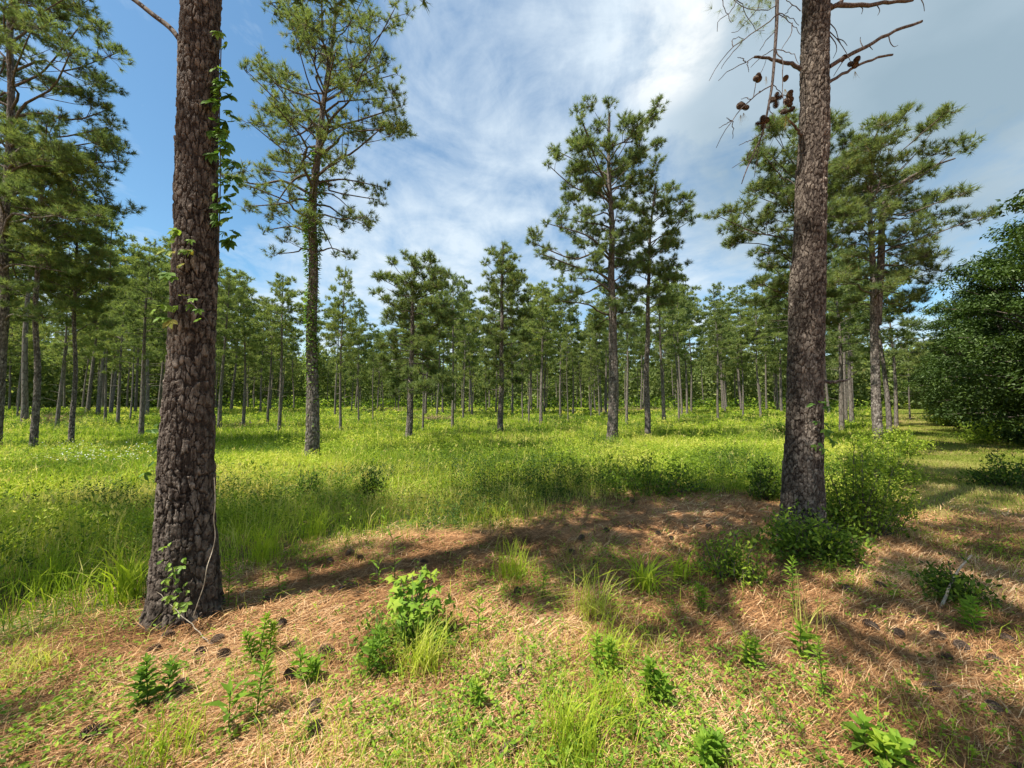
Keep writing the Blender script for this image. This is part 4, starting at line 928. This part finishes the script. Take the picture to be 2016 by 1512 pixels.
creeper('creeper_vine', sp, YR - .28, .075, 'few broad leaves growing out of the right side of the scarred near trunk', 5, [(1618, 790), (1622, 840), (1618, 880), (1612, 940)], tone=(.2, .6), nleaf=3)
# ivy sheath on the hero pine
def ivy_sheath():
    r_ = np.random.default_rng(9); a = Acc(); n = 3000; Y = 10.7
    v = r_.choice([0, 1, 2], n, p=[.45, .4, .15]); vv = np.where(v == 0, r_.normal(440, 75, n), np.where(v == 1, r_.normal(690, 65, n), r_.uniform(400, 905, n)))
    vv = np.clip(vv, 300, 905); uc = np.interp(-vv, [-912, -800, -600, -400, -250], [617, 617, 613, 617, 632])
    wd = np.interp(vv, [300, 450, 600, 800, 905], [11, 15, 11, 12, 14]); ang = r_.uniform(0, 2 * np.pi, n)
    P = np.array([at_depth(a_, b_, Y) for a_, b_ in zip(uc, vv)]); rad = wd * .5 / FPX * Y * 1.12 + r_.uniform(0, .07, n) + .02 * (vv < 520)
    P += np.stack([np.cos(ang) * rad, np.sin(ang) * rad, 0 * rad], 1); D = np.stack([np.cos(ang), np.sin(ang), r_.uniform(-1.2, .1, n)], 1)
    leaves(a, P, D, r_.uniform(.06, .13, n), r_.uniform(.04, .08, n), np.clip(r_.normal(.62, .2, n), 0, .9), up=unit(np.stack([np.cos(ang) * .8, np.sin(ang) * .8, np.full(n, .7)], 1)))
    e = empty('ivy', (float(VINED.location.x), Y, VINED.location.z), 'leafy ivy wrapping the trunk of the tall open crowned pine', 'vine'); o = link('leaves', a.mesh('leaves', M['vine']), e); o.location = -e.location
ivy_sheath()

# ------------------------------------------------------------------ individual plants
def forb(name, u, v, hpx, label, group, seed, nleaf=40, leaf=.07, wf=.18, mt='sap_leaf', tone=(.3, .8), bend=0.0, stems=1, spread=.0):
    """upright stem clothed in narrow leaves"""
    g = ground(u, v); g[2] = float(zt(g[0], g[1])); H = hpx / FPX * g[1]; r_ = np.random.default_rng(seed); a, s = Acc(), Acc()
    for q in range(stems):
        b = g + np.array([r_.uniform(-1, 1), r_.uniform(-1, 1), 0]) * spread; tip = b + np.array([bend * H + r_.normal(0, .07) * H, r_.normal(0, .05) * H, H * (r_.uniform(.7, 1) if q else 1)])
        P = smooth_path([b - [0, 0, .02], (b + tip) / 2 - np.array([bend * H * .25, 0, 0]) + [0, 0, .04 * H], tip], 10); tube(s, P, np.linspace(.0035, .0015, 10), 5, .3)
        f = np.linspace(.12, 1, nleaf); x = f * 9; i = np.minimum(x.astype(int), 8); C = P[i] + (P[i + 1] - P[i]) * (x - i)[:, None]; ph = np.arange(nleaf) * 2.39996 + r_.uniform(0, 6)
        D = np.stack([np.cos(ph), np.sin(ph), .35 + .9 * f ** 3 + r_.normal(0, .12, nleaf)], 1); L = leaf * (.65 + .5 * np.sin(np.pi * f)) * r_.uniform(.8, 1.15, nleaf)
        leaves(a, C, D, L, L * wf, np.clip(r_.uniform(*tone) + .25 * (f - .5) + r_.normal(0, .06, nleaf), 0, 1), fold=.05, droop=.12)
    e = empty(name, tuple(g), label, 'plant', group)
    for nm, ac, m in (('stem', s, M['vine']), ('leaves', a, M[mt])): o = link(nm, ac.mesh(nm, m), e); o.location = -e.location
    return e
FB = [(440, 1205, 112, 'leafy upright weed standing against the right foot of the near left trunk', 60, .06, .2, 0), (503, 1195, 72, 'narrow leaved weed spike first right of the near left trunk foot', 46, .05, .13, 0),
      (560, 1170, 62, 'slender weed with few spread leaves beside the fallen stick\'s left end', 16, .09, .15, 0), (612, 1150, 55, 'slim pale weed left of the fallen stick', 14, .08, .15, 0),
      (790, 1150, 145, 'tall weed bent over at its tip behind the star leaved sapling', 34, .11, .12, -.28), (735, 1160, 65, 'low leaning weed between fallen stick and sapling', 16, .09, .16, 0),
      (946, 1270, 82, 'thin weed with upright leaves right of the star leaved sapling', 22, .07, .26, 0), (520, 1300, 80, 'bushy bright weed on the straw below the near left trunk', 60, .055, .3, 0),
      (497, 1420, 120, 'tall dark leaved weed in the lower left straw', 46, .075, .22, .05), (440, 1470, 80, 'wide leaved weed near the bottom left, its leaves arching', 14, .11, .25, 0),
      (290, 1400, 95, 'dark green weed on the shaded straw at lower left', 36, .06, .4, 0), (730, 1345, 85, 'dark stemmed glossy weed in front of the star leaved sapling', 30, .07, .3, 0),
      (1650, 1395, 110, 'upright narrow leaved weed on bare straw at lower right', 60, .05, .2, .04), (1560, 1200, 100, 'dark upright weed in front of the shrub at the right trunk\'s foot', 50, .06, .25, 0),
      (1470, 1330, 70, 'small leafy weed right of the arching grass clumps', 30, .06, .35, 0), (1370, 1200, 55, 'short bushy weed right of the tallest grass clump', 36, .045, .35, 0),
      (1300, 1400, 80, 'broad leaved weed right of the green grass patch at the bottom', 30, .075, .35, 0), (1060, 1180, 62, 'slim weed left of the two arching grass clumps', 26, .06, .2, 0),
      (1730, 1500, 60, 'three leaved weed cut by the bottom edge, right of centre', 22, .09, .42, 0), (1390, 1510, 70, 'dark leafy weed at the bottom edge right of the sandy patch', 36, .06, .4, 0),
      (1580, 1300, 70, 'drooping five leaved seedling beneath the crossed dry stalks', 14, .09, .36, 0), (1900, 1240, 60, 'fern like weed lying across the edge of shade at the far right', 26, .07, .3, .3),
      (610, 1360, 60, 'low broad leaved weed between the lower left weeds', 26, .06, .38, 0), (950, 1420, 55, 'pale lobed weed near the bottom centre', 26, .05, .3, 0), (1190, 1330, 70, 'leafy weed on straw at the centre right', 34, .06, .3, 0)]
for i, (u, v, h, lab, nl, lf, wf, bd) in enumerate(FB):
    forb('weed_plant', u, v, h, lab, 'weeds growing in the straw', 500 + i, nl, lf, wf, bend=bd, tone=(.15, .5) if 'dark' in lab else (.35, .8), stems=3 if wf > .28 else 1, spread=.05)

def tuft_plant(u, v, hpx, n, label, seed, w=.005, bend=.6, tone=(.45, .75), spread=.08, mt='grass'):
    global rng
    g = ground(u, v); g[2] = float(zt(g[0], g[1])); H = hpx / FPX * g[1]; sv = rng; rng = np.random.default_rng(seed)
    a = Acc(); p = g + np.stack([rng.normal(0, spread, n), rng.normal(0, spread, n), np.zeros(n)], 1); Hh = H * rng.uniform(.5, 1.15, n)
    # curved 4 segment blades
    az = rng.uniform(0, 6.283, n); b = np.abs(rng.normal(bend, bend * .4, n)); k = 5; t = np.linspace(0, 1, k)
    Dh = np.stack([np.cos(az), np.sin(az), 0 * az], 1); S = np.stack([-np.sin(az + .5), np.cos(az + .5), 0 * az], 1)
    C = p[:, None] + Dh[:, None] * (Hh * b)[:, None, None] * (t ** 2)[None, :, None] + np.array([0, 0, 1.0]) * (Hh[:, None] * (t - .42 * np.minimum(b, 1.3)[:, None] * t ** 3))[..., None]
    wd = (w / 2 * (1 - t ** 2 * .95))[None, :, None] * rng.uniform(.6, 1.4, (n, 1, 1)); V = np.stack([C - S[:, None] * wd, C + S[:, None] * wd], 2).reshape(n, -1, 3)
    q = np.arange(k - 1) * 2; F = (np.arange(n)[:, None, None] * (2 * k) + np.stack([q, q + 1, q + 3, q + 2], -1)[None]).reshape(-1, 4)
    a.add(V.reshape(-1, 3), F, np.repeat(np.clip(rng.uniform(*tone, n), 0, 1), 2 * k)); rng = sv
    o = link('grass_clump', a.mesh('grass_clump', M[mt])); tag(o, label, 'grass clump', 'grass clumps near the trunks'); return o
TF = [(1010, 1140, 85, 150, 'bright fine grass clump in the sun at the shade\'s edge, centre'), (1160, 1215, 100, 120, 'arching pale grass clump, front one of a pair on the straw'), (1270, 1165, 95, 60, 'broad bladed grass clump with long curving blades behind the front arching clump'),
      (250, 1180, 120, 60, 'broad bladed upright grass clump left of the near left trunk'), (110, 1160, 110, 130, 'soft grass clump in the shade at the left'), (520, 1110, 110, 160, 'tall soft grass clump behind and right of the near left trunk'), (620, 1060, 80, 110, 'grass clump in shade before the vine covered pine'),
      (830, 1330, 110, 190, 'thin pale grass clump below the star leaved sapling'), (1130, 1500, 150, 180, 'dense green grass clump at the bottom centre'), (1210, 1420, 90, 140, 'green grass clump just above the bottom centre clump'), (1590, 1250, 120, 26, 'sparse dry tan grass stalks crossing each other'),
      (60, 1330, 60, 120, 'low pale grass clump at the left edge of the straw'), (330, 1500, 90, 110, 'shaded grass clump at the bottom left'), (1195, 1300, 85, 80, 'thin tangled grass in front of the arching pair'), (1340, 1140, 70, 40, 'few long curved grass blades behind the bushy weed')]
for i, (u, v, h, n, lab) in enumerate(TF):
    broad = 'broad bladed' in lab or 'few long' in lab
    tuft_plant(u, v, h, n, lab, 600 + i, .016 if broad else .005, .9 if 'arching' in lab or 'long curv' in lab or 'tangled' in lab else .5, (.85, 1) if 'dry' in lab else ((.7, .95) if 'pale' in lab else (.35, .7)), .05 if broad else .07)

def star_sapling():
    r_ = np.random.default_rng(91); g = ground(810, 1275); a, s, d = Acc(), Acc(), Acc(); e = empty('sapling', tuple(g), 'bright star leaved sapling bush growing alone in the straw at centre', 'sapling')
    for k in range(17):
        az = r_.uniform(0, 6.28); rr = r_.uniform(.05, .34); tip = g + np.array([math.cos(az) * rr, math.sin(az) * rr * .8, r_.uniform(.12, .50) * (1.15 - rr)])
        P = smooth_path([g, (g + tip) / 2 + [0, 0, .05], tip], 7); tube(s, P, np.linspace(.005, .002, 7), 5, .4)
        for q in range(12):
            f = r_.uniform(.3, 1) if q else 1; C = P[min(6, int(f * 6))] + r_.normal(0, .018, 3); n = unit(np.array([r_.normal(0, .35), r_.normal(0, .35) - .35, 1.0])); ax = unit(np.cross(n, r_.normal(size=3))); bx = np.cross(n, ax)
            Rr = r_.uniform(.03, .055); m = 10; an = np.arange(m) / m * 6.283; rad = np.where(np.arange(m) % 2 == 0, Rr, Rr * .42); rad[0] = Rr * .3
            V = [C] + [C + (ax * math.cos(t) + bx * math.sin(t)) * rd - n * rd * .25 for t, rd in zip(an, rad)]
            a.add(np.array(V), np.array([[0, 1 + j, 1 + (j + 1) % m] for j in range(m)]), r_.uniform(.3, 1) * (.6 + .4 * f))
    n = 900; P = g + np.stack([r_.normal(0, .17, n), r_.normal(0, .13, n), r_.uniform(.0, .2, n)], 1)
    leaves(d, P, unit(r_.normal(size=(n, 3)) + [0, 0, .4]), .05, .02, r_.uniform(.05, .6, n))
    for nm, ac, m in (('stem', s, M['twig']), ('leaves', a, M['sap_leaf']), ('low_leaves', d, M['weed'])): o = link(nm, ac.mesh(nm, m), e); o.location = -e.location
star_sapling()

def shrub(x, y, rx, ry, h, n, label, seed, ls=.045, tone=.45, mt='weed', name='shrub', wf=.5, twig=True, sprig=0):
    r_ = np.random.default_rng(seed); z0 = float(zt(x, y)); a, s = Acc(), Acc(); nb = max(8, int(n / 70)); cl = []
    for k in range(nb):
        az = r_.uniform(0, 6.28); rr = math.sqrt(r_.uniform(0, 1)); c = np.array([x + math.cos(az) * rr * rx, y + math.sin(az) * rr * ry, z0 + h * r_.uniform(.12, 1.2) * (1 - .5 * rr * rr)]); cl.append(c)
        b = np.array([x + math.cos(az) * rr * rx * .45, y + math.sin(az) * rr * ry * .45, z0]); tube(s, smooth_path([b, (b + c) / 2 + r_.normal(0, .03, 3), c + [0, 0, .05]], 6), np.linspace(.006, .002, 6), 4, .4)
    for k in range(nb // 2):
        az = r_.uniform(0, 6.28); rr = r_.uniform(.3, 1.25); cl.append(np.array([x + math.cos(az) * rr * rx, y + math.sin(az) * rr * ry, z0 + h * r_.uniform(.5, 1.35) * (1.15 - .5 * rr)]))
    cl = np.array(cl); nb = len(cl); idx = r_.integers(0, nb, n); t = r_.uniform(.15, 1.0, n) ** .6
    base = np.array([x, y, z0]) + (cl[idx] - [x, y, z0]) * [.5, .5, 0]; P = base * (1 - t)[:, None] + cl[idx] * t[:, None] + r_.normal(0, .035 + .05 * min(rx, .8), (n, 3)) * [1, 1, .9] * (.35 + r_.uniform(0, 1.3, (n, 1)))
    P[:, 2] = np.maximum(P[:, 2], z0 + .01)
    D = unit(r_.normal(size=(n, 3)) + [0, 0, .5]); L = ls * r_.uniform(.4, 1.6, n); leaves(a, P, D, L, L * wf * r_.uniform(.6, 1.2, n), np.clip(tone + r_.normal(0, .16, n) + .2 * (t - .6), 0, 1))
    e = empty(name, (x, y, z0), label, 'shrub', 'shrubs and brush in the meadow')
    for nm, ac, m in (('stem', s, M['twig']), ('leaves', a, M[mt])): o = link(nm, ac.mesh(nm, m), e); o.location = -e.location
g = ground
def sh_px(u, v, wpx, h, n, lab, seed, **k):
    p = ground(u, v); w = wpx / 2 / FPX * p[1]; shrub(p[0], p[1], w, w * .7, h, n, lab, seed, **k)
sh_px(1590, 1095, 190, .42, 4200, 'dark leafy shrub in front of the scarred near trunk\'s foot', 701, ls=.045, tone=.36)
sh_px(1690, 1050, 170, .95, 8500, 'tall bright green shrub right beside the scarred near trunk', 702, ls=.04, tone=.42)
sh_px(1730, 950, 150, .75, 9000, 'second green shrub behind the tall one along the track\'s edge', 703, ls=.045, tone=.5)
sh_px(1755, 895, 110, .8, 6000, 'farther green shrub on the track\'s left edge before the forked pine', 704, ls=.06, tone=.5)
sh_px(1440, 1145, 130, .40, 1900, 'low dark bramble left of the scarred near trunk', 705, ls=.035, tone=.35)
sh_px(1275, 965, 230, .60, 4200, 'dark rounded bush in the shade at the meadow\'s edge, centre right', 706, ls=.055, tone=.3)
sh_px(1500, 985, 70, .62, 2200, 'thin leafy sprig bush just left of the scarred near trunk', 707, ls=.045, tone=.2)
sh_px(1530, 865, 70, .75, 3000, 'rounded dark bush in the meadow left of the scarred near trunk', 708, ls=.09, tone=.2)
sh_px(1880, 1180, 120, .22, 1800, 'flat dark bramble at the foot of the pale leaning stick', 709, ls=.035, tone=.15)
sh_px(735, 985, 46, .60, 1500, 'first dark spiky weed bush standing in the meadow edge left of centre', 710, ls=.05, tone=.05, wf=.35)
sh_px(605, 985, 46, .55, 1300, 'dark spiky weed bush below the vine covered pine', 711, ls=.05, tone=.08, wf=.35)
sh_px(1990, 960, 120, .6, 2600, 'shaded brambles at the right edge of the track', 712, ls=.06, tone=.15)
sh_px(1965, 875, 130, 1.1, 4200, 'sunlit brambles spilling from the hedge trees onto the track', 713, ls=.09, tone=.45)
sh_px(1880, 845, 110, 1.2, 4200, 'pale green brush at the hedge foot half way down the track', 714, ls=.12, tone=.4)
sh_px(1438, 812, 80, 3.2, 3600, 'light green rounded young tree at the far edge of the meadow', 715, ls=.3, tone=.75, name='young_tree')
for i, (u, v, w, h, lab) in enumerate([(760, 822, 85, .9, 'brown heap of dead brush behind the round topped pine'), (105, 846, 70, .8, 'tan heap of dead brush between the two left stems'), (1262, 822, 90, .9, 'pale dead brush around the shorter right neighbour pine'), (1500, 812, 50, 1.0, 'small dead brush pile near the scarred near trunk'), (470, 848, 70, .5, 'low reddish dead brush right of the near left trunk'), (1200, 823, 40, .7, 'dead brush beyond the tallest meadow pine'), (855, 835, 60, .7, 'rusty dead branch heap right of the round topped pine')]):
    p = ground(u, v - 3); r2 = np.random.default_rng(800 + i); a = Acc(); n = 500; w2 = w / 2 / FPX * p[1]; z0 = float(zt(p[0], p[1]))
    P = np.stack([p[0] + r2.normal(0, w2 * .6, n), p[1] + r2.normal(0, w2 * .5, n), z0 + np.abs(r2.normal(0, h * .3, n))], 1)
    sv = rng; rng = r2; needles(a, P, unit(r2.normal(size=(n, 3)) + [0, 0, .5]), r2.uniform(.4, 1.1, n) * h, .02 + .0006 * p[1], r2.uniform(0, 1, n)); rng = sv
    tag(link('brush_pile', a.mesh('brush_pile', M['dead'])), lab, 'brush pile', 'heaps of dead brush')

# ------------------------------------------------------------------ cones on the straw, sticks
CP = [(530, 1178), (548, 1243), (432, 1290), (345, 1250), (283, 1290), (588, 1268), (658, 1290), (608, 1443), (212, 1443), (392, 1298), (1028, 1345), (985, 1495), (880, 1252), (1731, 1240), (1775, 1245), (1806, 1218), (1888, 1270), (1842, 1290), (2000, 1272), (1975, 1308), (1745, 1155), (1677, 1168), (1812, 1345), (1993, 1500), (1950, 1385), (560, 1342), (575, 1350), (700, 1100), (842, 1108), (1140, 1065), (1200, 1045), (1240, 1040), (1290, 1050), (1355, 1040), (1180, 1110), (1390, 1035), (1020, 1160), (1325, 1065), (605, 1420), (440, 1258), (370, 1345), (1260, 1075), (1400, 1010), (1120, 1085), (1240, 985), (680, 1095), (650, 1110), (1860, 1255)]
LABC = {0: 'opened cone leaning on straw right of the near left trunk', 11: 'cone cut by the bottom edge at centre', 8: 'scaly cone lying in the shade at lower left', 16: 'cone with a short dark twig on the straw at right', 18: 'cone lying at the right edge of the straw', 23: 'dark cone in the bottom right corner', 10: 'cone beside a thin root in the straw at centre', 15: 'cone at the shade\'s edge near the pale leaning stick'}
gc = bpy.data.meshes['pine_cone']
for i, (u, v) in enumerate(CP):
    p = ground(u, v, .02); o = link('pine_cone', gc); s = rng.uniform(.75, 1.05); o.scale = (s,) * 3
    a_ = rng.uniform(0, 6.28); o.rotation_euler = Vector((math.cos(a_), math.sin(a_), rng.uniform(-.1, .3))).to_track_quat('Z', 'Y').to_euler(); o.location = (p[0], p[1], float(zt(p[0], p[1])) + .03 * s)
    tag(o, LABC.get(i, 'brown pine cone among those scattered on the shaded straw' if v < 1130 else 'brown pine cone among those scattered on the sunlit straw'), 'pine cone', 'pine cones lying on the straw')

def stick(name, pts, w0, w1, label, mt, lift=.012, n=14, heights=None, wob=.006):
    P = []
    for i, (u, v) in enumerate(pts):
        if heights and heights[i] is not None: q = ground(u, v, heights[i])
        else: q = ground(u, v, lift); q[2] = float(zt(q[0], q[1])) + lift
        P.append(q)
    P = smooth_path(P, n); P[1:-1] += np.random.default_rng(int(pts[0][0])).normal(0, wob, P[1:-1].shape) * [1, 1, .4]; a = Acc(); tube(a, P, np.linspace(w0, w1, n) / 2, 7, .4)
    c = P.mean(0); o = link(name, a.mesh(name, M[mt], True)); return tag(o, label, 'stick')
stick('fallen_stick', [(640, 1164), (668, 1156), (695, 1157), (738, 1152)], .03, .014, 'dark fallen stick lying in front of the shaded ground left of the sapling', 'twig')
stick('fallen_stick', [(665, 1164), (690, 1150), (712, 1153)], .016, .008, 'short thin stick crossing the dark fallen stick', 'twig', .03)
stick('pale_stick', [(1852, 1198), (1865, 1165), (1885, 1125), (1913, 1093)], .022, .012, 'pale stick standing at a slant in the shade at right', 'pale_stick', heights=[0, .1, .22, .33], wob=.0015)
stick('dry_stalk', [(420, 1272), (390, 1243), (350, 1205), (308, 1165)], .007, .004, 'long pale dry stalk leaning on the near left trunk', 'pale_stick', heights=[.02, .09, .2, .33])
stick('dry_stalk', [(345, 1235), (325, 1222), (302, 1212)], .007, .004, 'short pale dry stalk at the near left trunk\'s foot', 'pale_stick', heights=[.03, .06, .09])
stick('fallen_stick', [(1660, 1105), (1700, 1120), (1740, 1140), (1765, 1150)], .035, .02, 'brown fallen branch in the shade right of the dark shrub', 'twig')
stick('fallen_stick', [(1660, 1058), (1690, 1065), (1715, 1075)], .025, .015, 'thin grey branch behind the brown fallen branch', 'pale_stick')
stick('fallen_stick', [(1660, 1418), (1690, 1420), (1712, 1413)], .012, .007, 'small curved pale twig on straw at lower right', 'pale_stick')
stick('fallen_stick', [(1900, 1268), (1925, 1278), (1942, 1285)], .01, .006, 'dark twig pointing at a cone on straw at right', 'twig')
stick('fallen_stick', [(1030, 1362), (1060, 1370), (1100, 1366)], .012, .006, 'grey root like twig in straw near the bottom centre', 'twig')
stick('fallen_stick', [(0, 1290), (30, 1285), (58, 1277)], .018, .012, 'pale broken stick at the left edge of the straw', 'pale_stick')
stick('bare_twig', [(1600, 1070), (1570, 1040), (1540, 1015), (1495, 1005)], .012, .005, 'bare grey branch curving by the scarred near trunk\'s foot', 'pale_stick', heights=[.05, .12, .2, .22])
stick('bare_twig', [(1560, 1085), (1530, 1055), (1490, 1045)], .01, .005, 'bare forked twig below the curving grey branch', 'pale_stick', heights=[.03, .1, .12])
stick('dry_stalk', [(1268, 1440), (1600, 1100)][:1] + [(1275, 1425)], .004, .003, 'tiny dry stalk stub on the straw at lower centre', 'pale_stick')
# light vine stem up the near left trunk
e = empty('vine_stem', tuple(at_depth(385, 1215, YL - .26)), 'bare pale vine stem twisting up the right side of the near left trunk', 'vine')
a = Acc(); tube(a, smooth_path([at_depth(u, v, YL - .26 + .1 * (u > 415)) for u, v in [(380, 1215), (392, 1180), (402, 1150), (408, 1115), (418, 1085), (424, 1055), (421, 1020), (424, 990), (422, 940)]], 30), .003, 5, .4)
o = link('stem', a.mesh('stem', M['pale_stick'], True), e); o.location = -e.location

# white flowers in the left meadow
def flowers():
    a = Acc(); n = 240; v = rng.uniform(868, 905, n); u = rng.uniform(60, 300, n); k = rng.uniform(size=n) < .35; u[k] = rng.uniform(120, 200, k.sum())
    P = np.array([ground(a_, b_, .42) for a_, b_ in zip(u, v)]); D = unit(rng.normal(size=(n, 3)) * [1, 1, .3]); leaves(a, P, D, .035, .03, .8)
    tag(link('white_flowers', a.mesh('white_flowers', M['flower'])), 'tiny white flower heads in the left meadow', 'flowers', kind='stuff')
flowers()

# far pale house glimpsed at the end of the track
def house():
    x, y = 118, 100; z = float(zt(x, y)); e = empty('house', (x, y, z), 'small white house glimpsed at the far end of the track', 'house')
    m, k = mat('white_siding'); co = k.n('ShaderNodeTexCoord').outputs['Object']; w = k.n('ShaderNodeTexWave', {'Vector': co, 'Scale': 3.0}, bands_direction='Z').outputs[1]
    k.n('ShaderNodeOutputMaterial', {'Surface': k.n('ShaderNodeBsdfPrincipled', {'Base Color': k.ramp(w, [(0, (.6, .6, .58)), (1, (.78, .78, .76))]), 'Roughness': .7}).outputs[0]})
    m2, k = mat('grey_roof'); g1 = k.n('ShaderNodeTexNoise', {'Scale': 6.0}).outputs[0]; k.n('ShaderNodeOutputMaterial', {'Surface': k.n('ShaderNodeBsdfPrincipled', {'Base Color': k.ramp(g1, [(0, (.12, .12, .12)), (1, (.22, .21, .2))]), 'Roughness': .85}).outputs[0]})
    m3, k = mat('dark_glass'); k.n('ShaderNodeOutputMaterial', {'Surface': k.n('ShaderNodeBsdfPrincipled', {'Base Color': (.03, .035, .04, 1), 'Roughness': .15}).outputs[0]})
    def bx(nm, x0, x1, y0, y1, z0, z1, mm, par):
        a = Acc(); V = np.array([[p, q, r] for p in (x0, x1) for q in (y0, y1) for r in (z0, z1)]); a.add(V, np.array([[0, 1, 3, 2], [4, 6, 7, 5], [0, 4, 5, 1], [2, 3, 7, 6], [0, 2, 6, 4], [1, 5, 7, 3]])); return link(nm, a.mesh(nm, mm), par)
    bx('wall', -5, 5, -3, 3, 0, 2.6, m, e)
    a = Acc(); V = np.array([[-5.4, -3.5, 2.6], [5.4, -3.5, 2.6], [5.4, 3.5, 2.6], [-5.4, 3.5, 2.6], [-5.4, 0, 4.3], [5.4, 0, 4.3]]); a.add(V, np.array([[0, 1, 5, 4], [2, 3, 4, 5]])); a.F3.append(np.array([[0, 4, 3], [1, 2, 5]])); link('roof', a.mesh('roof', m2), e)
    for q in (-3.4, 3.2): bx('window', q, q + 1.1, -3.06, -3.003, 1.0, 2.1, m3, e)
    bx('door', -.5, .5, -3.06, -3.003, .02, 2.05, m2, e); e.rotation_euler.z = -.7
house()
print('objects', len(bpy.data.objects), 'verts', sum(len(m.vertices) for m in bpy.data.meshes))
